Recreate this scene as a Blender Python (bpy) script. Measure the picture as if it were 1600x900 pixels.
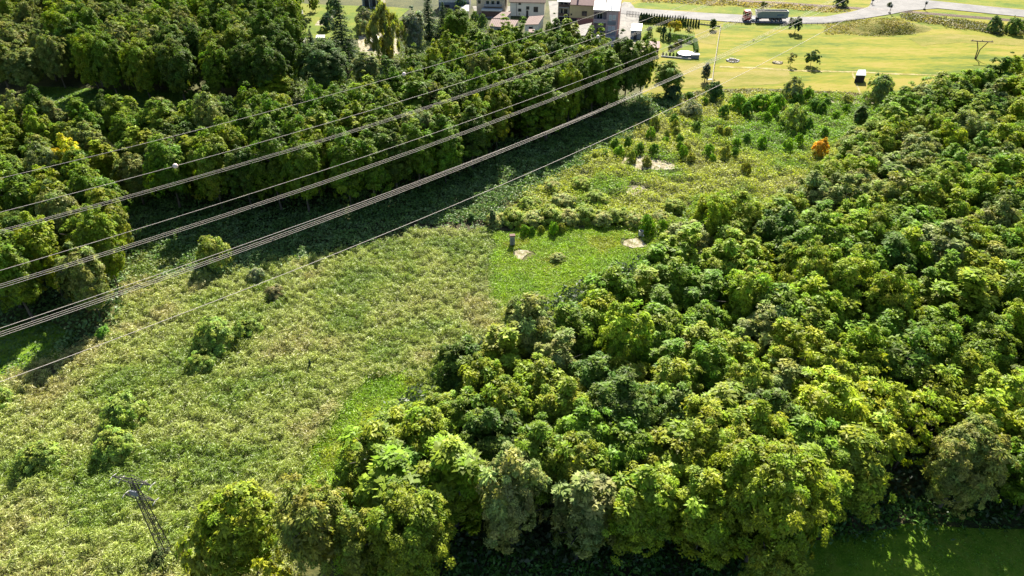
import bpy, bmesh, math, random
import numpy as np
from mathutils import Vector, Matrix
from mathutils.geometry import tessellate_polygon

for o in list(bpy.data.objects):
    bpy.data.objects.remove(o)
SC = bpy.context.scene
COL = SC.collection

# ------------------------------------------------------------------ camera, world, sun
PITCH = math.radians(35.5); FPX = 1081.0; CAMH = 64.5
CP, SP = math.cos(PITCH), math.sin(PITCH)
cam = bpy.data.cameras.new("camera")
cam.lens = 36.0 * FPX / 1600.0; cam.sensor_width = 36.0
cam.clip_start = 0.5; cam.clip_end = 6000
camo = bpy.data.objects.new("camera", cam); COL.objects.link(camo)
camo.location = (0, 0, CAMH); camo.rotation_euler = (math.pi / 2 - PITCH, 0, 0)
SC.camera = camo

SUN_AZ, SUN_EL = math.radians(9.0), math.radians(38.0)      # azimuth from +Y towards +X
W = bpy.data.worlds.new("World"); SC.world = W; W.use_nodes = True
nt = W.node_tree; bg = nt.nodes["Background"]
sky = nt.nodes.new("ShaderNodeTexSky"); sky.sky_type = 'NISHITA'; sky.sun_disc = False
sky.sun_elevation = SUN_EL; sky.sun_rotation = SUN_AZ
nt.links.new(sky.outputs[0], bg.inputs[0]); bg.inputs[1].default_value = 0.062
sl = bpy.data.lights.new("sun", 'SUN'); sl.energy = 5.0; sl.angle = math.radians(0.5); sl.color = (1.0, 0.93, 0.79)
so = bpy.data.objects.new("sun", sl); COL.objects.link(so); so.location = (0, 0, 200)
sv = Vector((math.sin(SUN_AZ) * math.cos(SUN_EL), math.cos(SUN_AZ) * math.cos(SUN_EL), math.sin(SUN_EL)))
so.rotation_euler = sv.to_track_quat('Z', 'Y').to_euler()
SC.view_settings.view_transform = 'Standard'; SC.view_settings.look = 'None'
SC.view_settings.exposure = 1.85; SC.view_settings.gamma = 1.0
SC.cycles.max_bounces = 5; SC.cycles.transparent_max_bounces = 4
SC.cycles.diffuse_bounces = 1; SC.cycles.transmission_bounces = 2; SC.cycles.glossy_bounces = 2

rng = np.random.default_rng(7)
random.seed(7)

# ------------------------------------------------------------------ where things stand
def G(px, py, z=0.0):
    """spot of the site at height z, read off the survey of the photograph"""
    dx, dy = px - 800, py - 450
    t = (CAMH - z) / (FPX * SP + dy * CP)
    return (dx * t, (FPX * CP - dy * SP) * t)
def ZT(py, Y):
    dy = py - 450
    t = Y / (FPX * CP - dy * SP)
    return CAMH - t * (FPX * SP + dy * CP)
def MPP(py, Y):
    return Y / (FPX * CP - (py - 450) * SP)
def PX(x, y, z):
    d = y * CP + (CAMH - z) * SP
    return 800 + FPX * x / d, 450 + FPX * ((CAMH - z) * CP - y * SP) / d
def poly(pts):
    return np.array([G(*p) for p in pts])
def inside(P, pg):
    x, y = P[:, 0], P[:, 1]; r = np.zeros(len(P), bool)
    n = len(pg)
    for i in range(n):
        x0, y0 = pg[i]; x1, y1 = pg[(i + 1) % n]
        c = ((y0 > y) != (y1 > y)) & (x < (x1 - x0) * (y - y0) / (y1 - y0 + 1e-12) + x0)
        r ^= c
    return r
_nz = np.random.default_rng(3).random((256, 256))
def noise(x, y, sc, seed=0):
    x = np.asarray(x) / sc + seed * 17.3; y = np.asarray(y) / sc + seed * 31.7
    xi = np.floor(x).astype(int); yi = np.floor(y).astype(int)
    fx = x - xi; fy = y - yi; fx = fx * fx * (3 - 2 * fx); fy = fy * fy * (3 - 2 * fy)
    a = _nz[xi % 256, yi % 256]; b = _nz[(xi + 1) % 256, yi % 256]
    c = _nz[xi % 256, (yi + 1) % 256]; d = _nz[(xi + 1) % 256, (yi + 1) % 256]
    return (a * (1 - fx) + b * fx) * (1 - fy) + (c * (1 - fx) + d * fx) * fy
def fbm(x, y, sc, seed=0):
    return noise(x, y, sc, seed) * .55 + noise(x, y, sc / 2.1, seed + 1) * .3 + noise(x, y, sc / 4.3, seed + 2) * .15

# ------------------------------------------------------------------ materials
ALB = .74      # dry surfaces against the exposure set for the foliage
def mat(name):
    m = bpy.data.materials.new(name); m.use_nodes = True
    return m, m.node_tree, m.node_tree.nodes["Principled BSDF"]
def plain(name, col, rough=.7, metal=0.0, var=.18, scale=1.5, bump=0.0):
    """colour with a little procedural mottling so nothing is flat"""
    col = [c * ALB for c in col]
    m, t, p = mat(name)
    n = t.nodes.new("ShaderNodeTexNoise"); n.inputs["Scale"].default_value = scale; n.inputs["Detail"].default_value = 5
    tc = t.nodes.new("ShaderNodeTexCoord"); t.links.new(tc.outputs["Object"], n.inputs["Vector"])
    r = t.nodes.new("ShaderNodeValToRGB")
    r.color_ramp.elements[0].position = .3; r.color_ramp.elements[1].position = .7
    r.color_ramp.elements[0].color = [c * (1 - var) for c in col] + [1]
    r.color_ramp.elements[1].color = [min(1, c * (1 + var)) for c in col] + [1]
    t.links.new(n.outputs[0], r.inputs[0]); t.links.new(r.outputs[0], p.inputs["Base Color"])
    p.inputs["Roughness"].default_value = rough; p.inputs["Metallic"].default_value = metal
    if bump:
        b = t.nodes.new("ShaderNodeBump"); b.inputs["Strength"].default_value = bump
        t.links.new(n.outputs[0], b.inputs["Height"]); t.links.new(b.outputs[0], p.inputs["Normal"])
    return m
def ground_mat(name, cols, scale=.12, rough=.9, stretch=(1, 1, 1), fine=3.0, bump=.4, rot=0):
    """three-tone natural ground: broad patches, fine grain and relief"""
    cols = [[c * ALB for c in q] for q in cols]
    m, t, p = mat(name)
    g = t.nodes.new("ShaderNodeNewGeometry"); mp = t.nodes.new("ShaderNodeMapping")
    mp.inputs["Scale"].default_value = stretch; mp.inputs["Rotation"].default_value = (0, 0, rot)
    t.links.new(g.outputs["Position"], mp.inputs["Vector"])
    n = t.nodes.new("ShaderNodeTexNoise"); n.inputs["Scale"].default_value = scale; n.inputs["Detail"].default_value = 8; n.inputs["Roughness"].default_value = .65
    f = t.nodes.new("ShaderNodeTexNoise"); f.inputs["Scale"].default_value = fine; f.inputs["Detail"].default_value = 4
    t.links.new(mp.outputs[0], n.inputs["Vector"]); t.links.new(mp.outputs[0], f.inputs["Vector"])
    mx = t.nodes.new("ShaderNodeMath"); mx.operation = 'MULTIPLY_ADD'; mx.inputs[1].default_value = .30
    t.links.new(f.outputs[0], mx.inputs[0]); t.links.new(n.outputs[0], mx.inputs[2])
    md = t.nodes.new("ShaderNodeTexNoise"); md.inputs["Scale"].default_value = math.sqrt(scale * fine) * 1.1; md.inputs["Detail"].default_value = 5; md.inputs["Roughness"].default_value = .7
    t.links.new(mp.outputs[0], md.inputs["Vector"])
    m3 = t.nodes.new("ShaderNodeMath"); m3.operation = 'MULTIPLY_ADD'; m3.inputs[1].default_value = .5
    t.links.new(md.outputs[0], m3.inputs[0]); t.links.new(mx.outputs[0], m3.inputs[2]); mx = m3
    r = t.nodes.new("ShaderNodeValToRGB")
    e = r.color_ramp.elements; k = len(cols)
    e[0].position = .76; e[0].color = list(cols[0]) + [1]; e[1].position = 1.0; e[1].color = list(cols[-1]) + [1]
    for i in range(1, k - 1):
        q = e.new(.76 + .24 * i / (k - 1)); q.color = list(cols[i]) + [1]
    t.links.new(mx.outputs[0], r.inputs[0]); t.links.new(r.outputs[0], p.inputs["Base Color"])
    p.inputs["Roughness"].default_value = rough; p.inputs["Specular IOR Level"].default_value = .15
    b = t.nodes.new("ShaderNodeBump"); b.inputs["Strength"].default_value = bump; b.inputs["Distance"].default_value = .3
    t.links.new(f.outputs[0], b.inputs["Height"]); t.links.new(b.outputs[0], p.inputs["Normal"])
    return m
def leaf_mat(name, use_obj=True, trans=.42, gloss=.05, grough=.42, tint=(1.25, 1.3, .55)):
    """thin leaf: reflects, lets light through, has a waxy glint; tone comes from the object colour or face colour"""
    m = bpy.data.materials.new(name); m.use_nodes = True; t = m.node_tree; t.nodes.clear()
    out = t.nodes.new("ShaderNodeOutputMaterial")
    if use_obj:
        oi = t.nodes.new("ShaderNodeObjectInfo")
        at = t.nodes.new("ShaderNodeAttribute"); at.attribute_name = "v"
        mu = t.nodes.new("ShaderNodeVectorMath"); mu.operation = 'MULTIPLY'
        t.links.new(oi.outputs["Color"], mu.inputs[0]); t.links.new(at.outputs["Vector"], mu.inputs[1])
        colr = mu.outputs[0]
    else:
        at = t.nodes.new("ShaderNodeAttribute"); at.attribute_name = "v"; colr = at.outputs["Vector"]
    d = t.nodes.new("ShaderNodeBsdfDiffuse"); tr = t.nodes.new("ShaderNodeBsdfTranslucent"); gl = t.nodes.new("ShaderNodeBsdfGlossy")
    gl.inputs["Roughness"].default_value = grough; gl.inputs["Color"].default_value = (1, 1, 1, 1)
    mt = t.nodes.new("ShaderNodeVectorMath"); mt.operation = 'MULTIPLY'; mt.inputs[1].default_value = tint
    t.links.new(colr, d.inputs[0]); t.links.new(colr, mt.inputs[0]); t.links.new(mt.outputs[0], tr.inputs[0])
    m1 = t.nodes.new("ShaderNodeMixShader"); m1.inputs[0].default_value = trans
    t.links.new(d.outputs[0], m1.inputs[1]); t.links.new(tr.outputs[0], m1.inputs[2])
    m2 = t.nodes.new("ShaderNodeMixShader"); m2.inputs[0].default_value = gloss
    t.links.new(m1.outputs[0], m2.inputs[1]); t.links.new(gl.outputs[0], m2.inputs[2])
    t.links.new(m2.outputs[0], out.inputs[0])
    return m
M = {}
M['leaf'] = leaf_mat("leaf", True, .36, .010, .5, (1.20, 1.34, .30))
M['reed'] = leaf_mat("reed_blade", False, .45, .03, .5, (1.2, 1.2, .55))
M['herb'] = leaf_mat("herb_leaf", False, .45, .02, .5, (1.3, 1.3, .5))
M['bark'] = plain("bark", (.10, .085, .06), .9, 0, .4, 4, .5)
M['terrain'] = ground_mat("terrain", [(.035, .04, .015), (.06, .07, .02), (.10, .10, .03)], .08)
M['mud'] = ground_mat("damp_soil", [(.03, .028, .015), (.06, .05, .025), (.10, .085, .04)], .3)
M['meadow'] = ground_mat("meadow_grass", [(.08, .122, .004), (.155, .18, .006), (.205, .20, .008), (.265, .22, .035)], .06, .95, (.5, 1.7, 1), 1.1, .35, math.radians(-7))
M['drygrass'] = ground_mat("dry_grass", [(.14, .155, .009), (.20, .185, .022), (.25, .21, .05)], .07, .95, (.6, 1.4, 1), 1.5)
M['track'] = ground_mat("trodden_track", [(.19, .17, .03), (.28, .235, .07), (.38, .32, .16)], .4, .95, (1, 1, 1), 2)
M['lawn'] = ground_mat("lawn_grass", [(.08, .135, .008), (.13, .18, .01), (.19, .20, .02)], .10, .95, (1, 1, 1), 2.5)
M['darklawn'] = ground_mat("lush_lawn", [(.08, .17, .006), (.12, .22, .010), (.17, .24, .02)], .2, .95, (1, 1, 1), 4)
M['asphalt'] = ground_mat("worn_asphalt", [(.17, .165, .165), (.205, .198, .195), (.245, .235, .23)], .15, .85, (1, 1, 1), 5, .1)
M['paving'] = ground_mat("yard_paving", [(.14, .135, .13), (.20, .19, .175), (.27, .25, .225)], .3, .85, (1, 1, 1), 4, .1)
M['sand'] = ground_mat("pale_sand", [(.16, .14, .06), (.30, .26, .17), (.42, .38, .29)], .9, .95, (1, 1, 1), 3)
M['ballast'] = ground_mat("rail_ballast", [(.10, .08, .065), (.16, .125, .10), (.22, .18, .14)], .6, .95, (1, 1, 1), 8, .6)
M['water'] = plain("brook_water", (.02, .02, .012), .12, 0, .3, .5, .05)
M['rust'] = plain("rusty_rail", (.16, .09, .06), .5, .6)
M['steel'] = plain("weathered_steel", (.085, .075, .065), .7, .2)
M['alu'] = plain("aluminium_wire", (.75, .64, .54), .7, .0, .08)
M['glass'] = plain("window_glass", (.03, .04, .05), .08, 0, .3)
M['paleglass'] = plain("curtained_glass", (.55, .58, .6), .25, 0, .15)
M['white'] = plain("white_render", (.92, .85, .70), .85, 0, .06, .8)
M['cream'] = plain("cream_render", (.90, .76, .52), .85, 0, .06, .8)
M['yellow'] = plain("yellow_render", (.90, .67, .32), .85, 0, .07, .8)
M['beige'] = plain("beige_render", (.76, .62, .43), .85, 0, .08, .8)
M['mauve'] = plain("mauve_grey_render", (.50, .37, .37), .85, 0, .1, .8)
M['brick'] = plain("red_brick_wall", (.60, .25, .19), .9, 0, .15, 2)
M['brown'] = plain("brown_timber", (.14, .085, .06), .85, 0, .25, 2)
M['greywall'] = plain("grey_concrete_wall", (.38, .37, .35), .9, 0, .12, 1)
M['bluegrey'] = plain("blue_grey_boards", (.22, .24, .27), .8, 0, .12, 1)
M['roofwhite'] = plain("white_sheet_roof", (.78, .76, .72), .5, 0, .05, .6)
M['roofred'] = plain("red_brown_roof", (.115, .045, .035), .8, 0, .1, 1.2)
M['roofmaroon'] = plain("maroon_sheet_roof", (.26, .12, .11), .7, 0, .12, 1.2)
M['roofgrey'] = plain("grey_corrugated_roof", (.27, .25, .23), .85, 0, .2, .8)
M['dark'] = plain("dark_recess", (.03, .03, .035), .8)
M['black'] = plain("black_rubber", (.02, .02, .022), .8)
M['concrete'] = plain("pale_concrete", (.55, .53, .48), .9, 0, .12, 2)
M['truckred'] = plain("dark_red_paint", (.50, .025, .045), .35, 0, .1)
M['trailer'] = plain("grey_blue_trailer_sheet", (.27, .32, .36), .45, .2, .08)
M['whitepaint'] = plain("white_paint", (.8, .8, .78), .5, 0, .05)
M['ball'] = plain("pinkish_white_ball", (.78, .62, .57), .5, 0, .08)
M['wood'] = plain("weathered_wood", (.16, .11, .08), .9, 0, .3, 3)
M['textblue'] = plain("faded_blue_lettering", (.08, .14, .26), .6)
M['fence'] = plain("weathered_fence_boards", (.40, .37, .26), .9, 0, .2, 2)
M['pool'] = plain("pool_cover", (.85, .87, .88), .5, 0, .04)

# ------------------------------------------------------------------ object helpers
def tag(o, label=None, cat=None, group=None, kind=None):
    if label: o['label'] = label
    if cat: o['category'] = cat
    if group: o['group'] = group
    if kind: o['kind'] = kind
    return o
def empty(name, loc, rz=0, label=None, cat=None, group=None):
    o = bpy.data.objects.new(name, None); COL.objects.link(o)
    o.location = loc; o.rotation_euler = (0, 0, rz); o.empty_display_size = .3
    return tag(o, label, cat, group)
def link(name, me, parent=None, loc=None, rz=0):
    o = bpy.data.objects.new(name, me); COL.objects.link(o)
    if parent: o.parent = parent
    if loc is not None: o.location = loc
    if rz: o.rotation_euler = (0, 0, rz)
    return o
class MB:
    """collects boxes, bars, tubes and slabs and links them as one mesh"""
    def __init__(s): s.bm = bmesh.new()
    def box(s, x0, x1, y0, y1, z0, z1, bev=0):
        v = [s.bm.verts.new((x, y, z)) for z in (z0, z1) for x, y in ((x0, y0), (x1, y0), (x1, y1), (x0, y1))]
        for f in ((3, 2, 1, 0), (4, 5, 6, 7), (0, 1, 5, 4), (1, 2, 6, 5), (2, 3, 7, 6), (3, 0, 4, 7)):
            s.bm.faces.new([v[i] for i in f])
        return s
    def hexa(s, bot, top):
        v = [s.bm.verts.new(p) for p in list(bot) + list(top)]
        for f in ((3, 2, 1, 0), (4, 5, 6, 7), (0, 1, 5, 4), (1, 2, 6, 5), (2, 3, 7, 6), (3, 0, 4, 7)):
            s.bm.faces.new([v[i] for i in f])
        return s
    def tube(s, pts, radii, n=6, cap=True):
        rings = []
        pts = [Vector(p) for p in pts]
        if not hasattr(radii, '__len__'): radii = [radii] * len(pts)
        for i, p in enumerate(pts):
            d = (pts[min(i + 1, len(pts) - 1)] - pts[max(i - 1, 0)]).normalized()
            a = d.cross(Vector((0, 0, 1)));
            if a.length < 1e-3: a = Vector((1, 0, 0))
            a.normalize(); b = d.cross(a)
            rings.append([s.bm.verts.new(p + (a * math.cos(2 * math.pi * k / n) + b * math.sin(2 * math.pi * k / n)) * radii[i]) for k in range(n)])
        for r0, r1 in zip(rings, rings[1:]):
            for k in range(n):
                s.bm.faces.new((r0[k], r0[(k + 1) % n], r1[(k + 1) % n], r1[k]))
        if cap:
            s.bm.faces.new(rings[0][::-1]); s.bm.faces.new(rings[-1])
        return s
    def bar(s, p, q, r=.04, n=4): return s.tube([p, q], r, n)
    def ball(s, c, r, seg=12):
        bmesh.ops.create_uvsphere(s.bm, u_segments=seg, v_segments=seg // 2 + 2, radius=r, matrix=Matrix.Translation(c)); return s
    def lathe(s, prof, n=20, c=(0, 0, 0)):
        rings = [[s.bm.verts.new((c[0] + r * math.cos(2 * math.pi * k / n), c[1] + r * math.sin(2 * math.pi * k / n), c[2] + z)) for k in range(n)] for r, z in prof]
        for r0, r1 in zip(rings, rings[1:]):
            for k in range(n): s.bm.faces.new((r0[k], r0[(k + 1) % n], r1[(k + 1) % n], r1[k]))
        s.bm.faces.new(rings[-1]); s.bm.faces.new(rings[0][::-1]); return s
    def build(s, name, m, parent=None, smooth=False, bevel=0):
        if bevel:
            bmesh.ops.bevel(s.bm, geom=list(s.bm.edges), offset=bevel, segments=1, affect='EDGES')
        bmesh.ops.recalc_face_normals(s.bm, faces=list(s.bm.faces))
        me = bpy.data.meshes.new(name); s.bm.to_mesh(me); s.bm.free(); me.materials.append(m)
        if smooth: me.polygons.foreach_set('use_smooth', [True] * len(me.polygons))
        return link(name, me, parent)
def np_mesh(name, V, F, m, vcol=None):
    """V (n,3), F (k,4) quads, vcol (k,3) face tone"""
    me = bpy.data.meshes.new(name)
    V = np.ascontiguousarray(V, np.float32); F = np.ascontiguousarray(F, np.int32)
    me.vertices.add(len(V)); me.vertices.foreach_set('co', V.ravel())
    k = F.shape[1]
    me.loops.add(F.size); me.loops.foreach_set('vertex_index', F.ravel())
    me.polygons.add(len(F)); me.polygons.foreach_set('loop_start', np.arange(0, F.size, k, dtype=np.int32))
    if vcol is not None:
        a = me.attributes.new('v', 'FLOAT_VECTOR', 'FACE'); a.data.foreach_set('vector', np.ascontiguousarray(vcol, np.float32).ravel())
    me.update(calc_edges=True); me.materials.append(m)
    return me
SHEETN = [0]
def sheet(name, pg, z, m, jag=0.0, step=2.5, seed=1, kind='structure'):
    """a ground sheet with an uneven natural outline"""
    SHEETN[0] += 1; z = .004 * SHEETN[0] if name != 'road' else .16
    pts = []
    n = len(pg)
    for i in range(n):
        a = np.array(pg[i]); b = np.array(pg[(i + 1) % n]); L = np.linalg.norm(b - a)
        k = max(1, int(L / step)) if jag else 1
        for j in range(k):
            p = a + (b - a) * j / k
            if jag:
                nn = np.array([-(b - a)[1], (b - a)[0]]) / (L + 1e-9)
                p = p + nn * jag * (fbm(p[0], p[1], 4.0, seed) - .5) * 2
            pts.append((float(p[0]), float(p[1])))
    tri = tessellate_polygon([[Vector((x, y, 0)) for x, y in pts]])
    bm = bmesh.new(); vs = [bm.verts.new((x, y, z)) for x, y in pts]
    for t in tri:
        try: bm.faces.new([vs[i] for i in t])
        except ValueError: pass
    bmesh.ops.recalc_face_normals(bm, faces=list(bm.faces))
    for f in bm.faces:
        if f.normal.z < 0: f.normal_flip()
    me = bpy.data.meshes.new(name); bm.to_mesh(me); bm.free(); me.materials.append(m)
    return tag(link(name, me), kind=kind)

# ------------------------------------------------------------------ the ground and what lies on it
def big_ground():
    bm = bmesh.new(); v = [bm.verts.new(p) for p in ((-4000, -1500, 0), (4000, -1500, 0), (4000, 5000, 0), (-4000, 5000, 0))]
    bm.faces.new(v); me = bpy.data.meshes.new("ground"); bm.to_mesh(me); bm.free(); me.materials.append(M['terrain'])
    tag(link("ground", me), kind='structure')
big_ground()
MEADOW = poly([(1000, 170), (1040, 158), (1075, 145), (1120, 139), (1240, 139), (1320, 144), (1400, 150), (1500, 150), (1680, 140), (1900, 120)]) .tolist() + [(330, 240), (330, 420), (20, 420), (22, 300), (39, 262), (42, 214)]
sheet("meadow", MEADOW, .004, M['meadow'], 1.0, 3)
sheet("lush_verge", poly([(1000, 4), (1100, 9), (1240, 15), (1330, 15), (1300, 25), (1230, 26), (1100, 18), (978, 10)]), .012, M['lawn'], .6)
sheet("lush_verge", poly([(1440, -6), (1700, 15), (1700, 24), (1520, 6)]), .012, M['lawn'], .5)
sheet("lush_verge", poly([(1440, 18), (1520, 21), (1650, 32), (1650, 36), (1490, 24), (1420, 22)]), .012, M['lawn'], .4)
sheet("lush_verge", poly([(1130, 37), (1240, 38), (1300, 38), (1350, 31), (1392, 24), (1400, 28), (1330, 42), (1240, 47), (1130, 42)]), .012, M['lawn'], .7)
sheet("dry_strip", poly([(1060, 122), (1130, 112), (1230, 108), (1240, 128), (1150, 134), (1060, 136)]), .008, M['drygrass'], 1.5)
sheet("dry_strip", poly([(1030, 100), (1085, 97), (1108, 100), (1100, 135), (1040, 140), (1010, 150)]), .008, M['drygrass'], 1.5)
sheet("dry_strip", poly([(1420, 60), (1480, 52), (1600, 62), (1600, 72), (1500, 66), (1440, 72)]), .008, M['drygrass'], 1.5)
sheet("dry_strip", poly([(1085, 44), (1124, 46), (1118, 70), (1092, 66)]), .008, M['drygrass'], .8)
sheet("dirt_track", poly([(1125, 103), (1180, 105), (1240, 109), (1345, 112), (1420, 115), (1500, 118), (1500, 120.5), (1420, 117.5), (1345, 114), (1240, 111), (1180, 107.5), (1125, 106)]), .014, M['track'], .7, 1.2)
sheet("footpath", poly([(1330, 112), (1332, 112), (1346, 148), (1343, 148)]), .014, M['track'], .3, 1.0)
ROAD = poly([(940, 9), (975, 12), (1100, 20.5), (1230, 27.5), (1290, 26.5), (1330, 19), (1358, 11), (1366, -10), (1440, -10), (1452, 1), (1520, 8), (1600, 16), (1720, 28), (1720, 40), (1600, 27), (1530, 20), (1465, 13.5), (1420, 17), (1395, 22), (1350, 29.5), (1290, 37), (1232, 37.5), (1160, 36), (1060, 29), (975, 22), (940, 19)])
sheet("road", ROAD, .030, M['asphalt'])
sheet("garden_lawn", poly([(450, 4), (515, 8), (600, 10), (640, 14), (600, 48), (560, 62), (530, 62), (500, 60), (450, 58)]), .006, M['lawn'], .8)
sheet("garden_path", poly([(497, 33), (520, 24), (522, 28), (505, 40), (492, 40)]), .012, M['sand'], .3)
sheet("garden_plot", poly([(1000, 38), (1085, 50), (1092, 96), (1036, 90), (1032, 66), (1003, 62)]), .010, M['lawn'], .3)
sheet("garden_plot", poly([(975, 66), (1005, 62), (1012, 82), (1000, 86), (975, 80)]), .010, M['sand'], .4)
sheet("garden_lawn", poly([(690, 2), (862, 2), (862, 44), (900, 60), (700, 50)]), .006, M['terrain'], .5)
sheet("yard", poly([(857, 2), (874, 2), (886, 34), (925, 40), (925, 62), (880, 58), (862, 46)]), .012, M['paving'], .2)
sheet("yard", poly([(925, 40), (975, 3), (985, 4), (1000, 22), (998, 40), (984, 76), (950, 72), (915, 64)]), .012, M['paving'], .2)
sheet("yard", poly([(738, 10), (797, 10), (797, 26), (748, 30)]), .012, M['paving'], .2)
sheet("yard", poly([(560, 55), (600, 50), (622, 62), (625, 85), (590, 95), (560, 80)]), .012, M['sand'], .6)
sheet("brook", poly([(500, 352), (560, 352), (640, 352), (760, 349), (860, 352), (940, 354), (1010, 352), (1010, 356), (940, 358.5), (860, 357), (760, 354.5), (640, 357), (560, 357), (500, 357)]), .010, M['water'], .5, 2)
sheet("brook_bank", poly([(500, 347), (640, 347), (760, 345), (860, 347), (1010, 349), (1012, 360), (860, 360), (640, 361), (500, 361)]), .006, M['mud'], .8, 2)
SANDS = [[(972, 246), (1000, 244), (1030, 250), (1060, 256), (1058, 264), (1030, 267), (990, 266), (968, 256)], [(978, 291), (1008, 289), (1014, 298), (995, 305), (980, 302)],
         [(966, 375), (1009, 371), (1012, 386), (990, 390), (970, 384)], [(804, 393), (828, 390), (836, 396), (814, 408), (801, 404)], [(1222, 316), (1262, 312), (1256, 330), (1230, 334)], [(1290, 158), (1330, 157), (1370, 160), (1368, 164), (1300, 163)]]
for k, s in enumerate(SANDS): sheet("sandy_patch", poly(s), .012, M['sand'], 1.3, .6, k)
sheet("shaded_lawn", poly([(1240, 830), (1400, 815), (1650, 835), (1750, 990), (1240, 990)]), .006, M['darklawn'], .6)
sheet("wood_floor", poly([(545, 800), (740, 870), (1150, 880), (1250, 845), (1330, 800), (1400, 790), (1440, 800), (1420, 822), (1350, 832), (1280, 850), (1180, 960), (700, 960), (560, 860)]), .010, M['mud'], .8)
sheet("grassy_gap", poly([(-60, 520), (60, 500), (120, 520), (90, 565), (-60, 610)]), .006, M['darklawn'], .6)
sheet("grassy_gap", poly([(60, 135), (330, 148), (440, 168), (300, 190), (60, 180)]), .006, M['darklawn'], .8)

# earth mound beside the road with rough grass
def mound(name, pxc, rx, ry, h, m, rz=0):
    cx, cy = G(*pxc); n = 28
    V = []; F = []
    for i in range(n + 1):
        for j in range(n + 1):
            u, v = i / n * 2 - 1, j / n * 2 - 1
            r = math.hypot(u, v); z = h * max(0, 1 - r ** 2) ** 1.3
            x, y = u * rx, v * ry
            z += (fbm(x + cx, y + cy, 3, 5) - .5) * .5 * (z > .05) - .02
            V.append((cx + x * math.cos(rz) - y * math.sin(rz), cy + x * math.sin(rz) + y * math.cos(rz), z))
    for i in range(n):
        for j in range(n):
            a = i * (n + 1) + j; F.append((a, a + n + 1, a + n + 2, a + 1))
    me = np_mesh(name, np.array(V), np.array(F), m); me.polygons.foreach_set('use_smooth', [True] * len(F))
    tag(link(name, me), kind='structure')
M['mound'] = ground_mat("rough_mound_grass", [(.11, .125, .018), (.18, .175, .025), (.24, .205, .05)], .3, .95, (1, 1, 1), 2, .8)
mound("earth_mound", (1378, 44), 17, 8.5, 2.6, M['mound'], math.radians(6))

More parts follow.
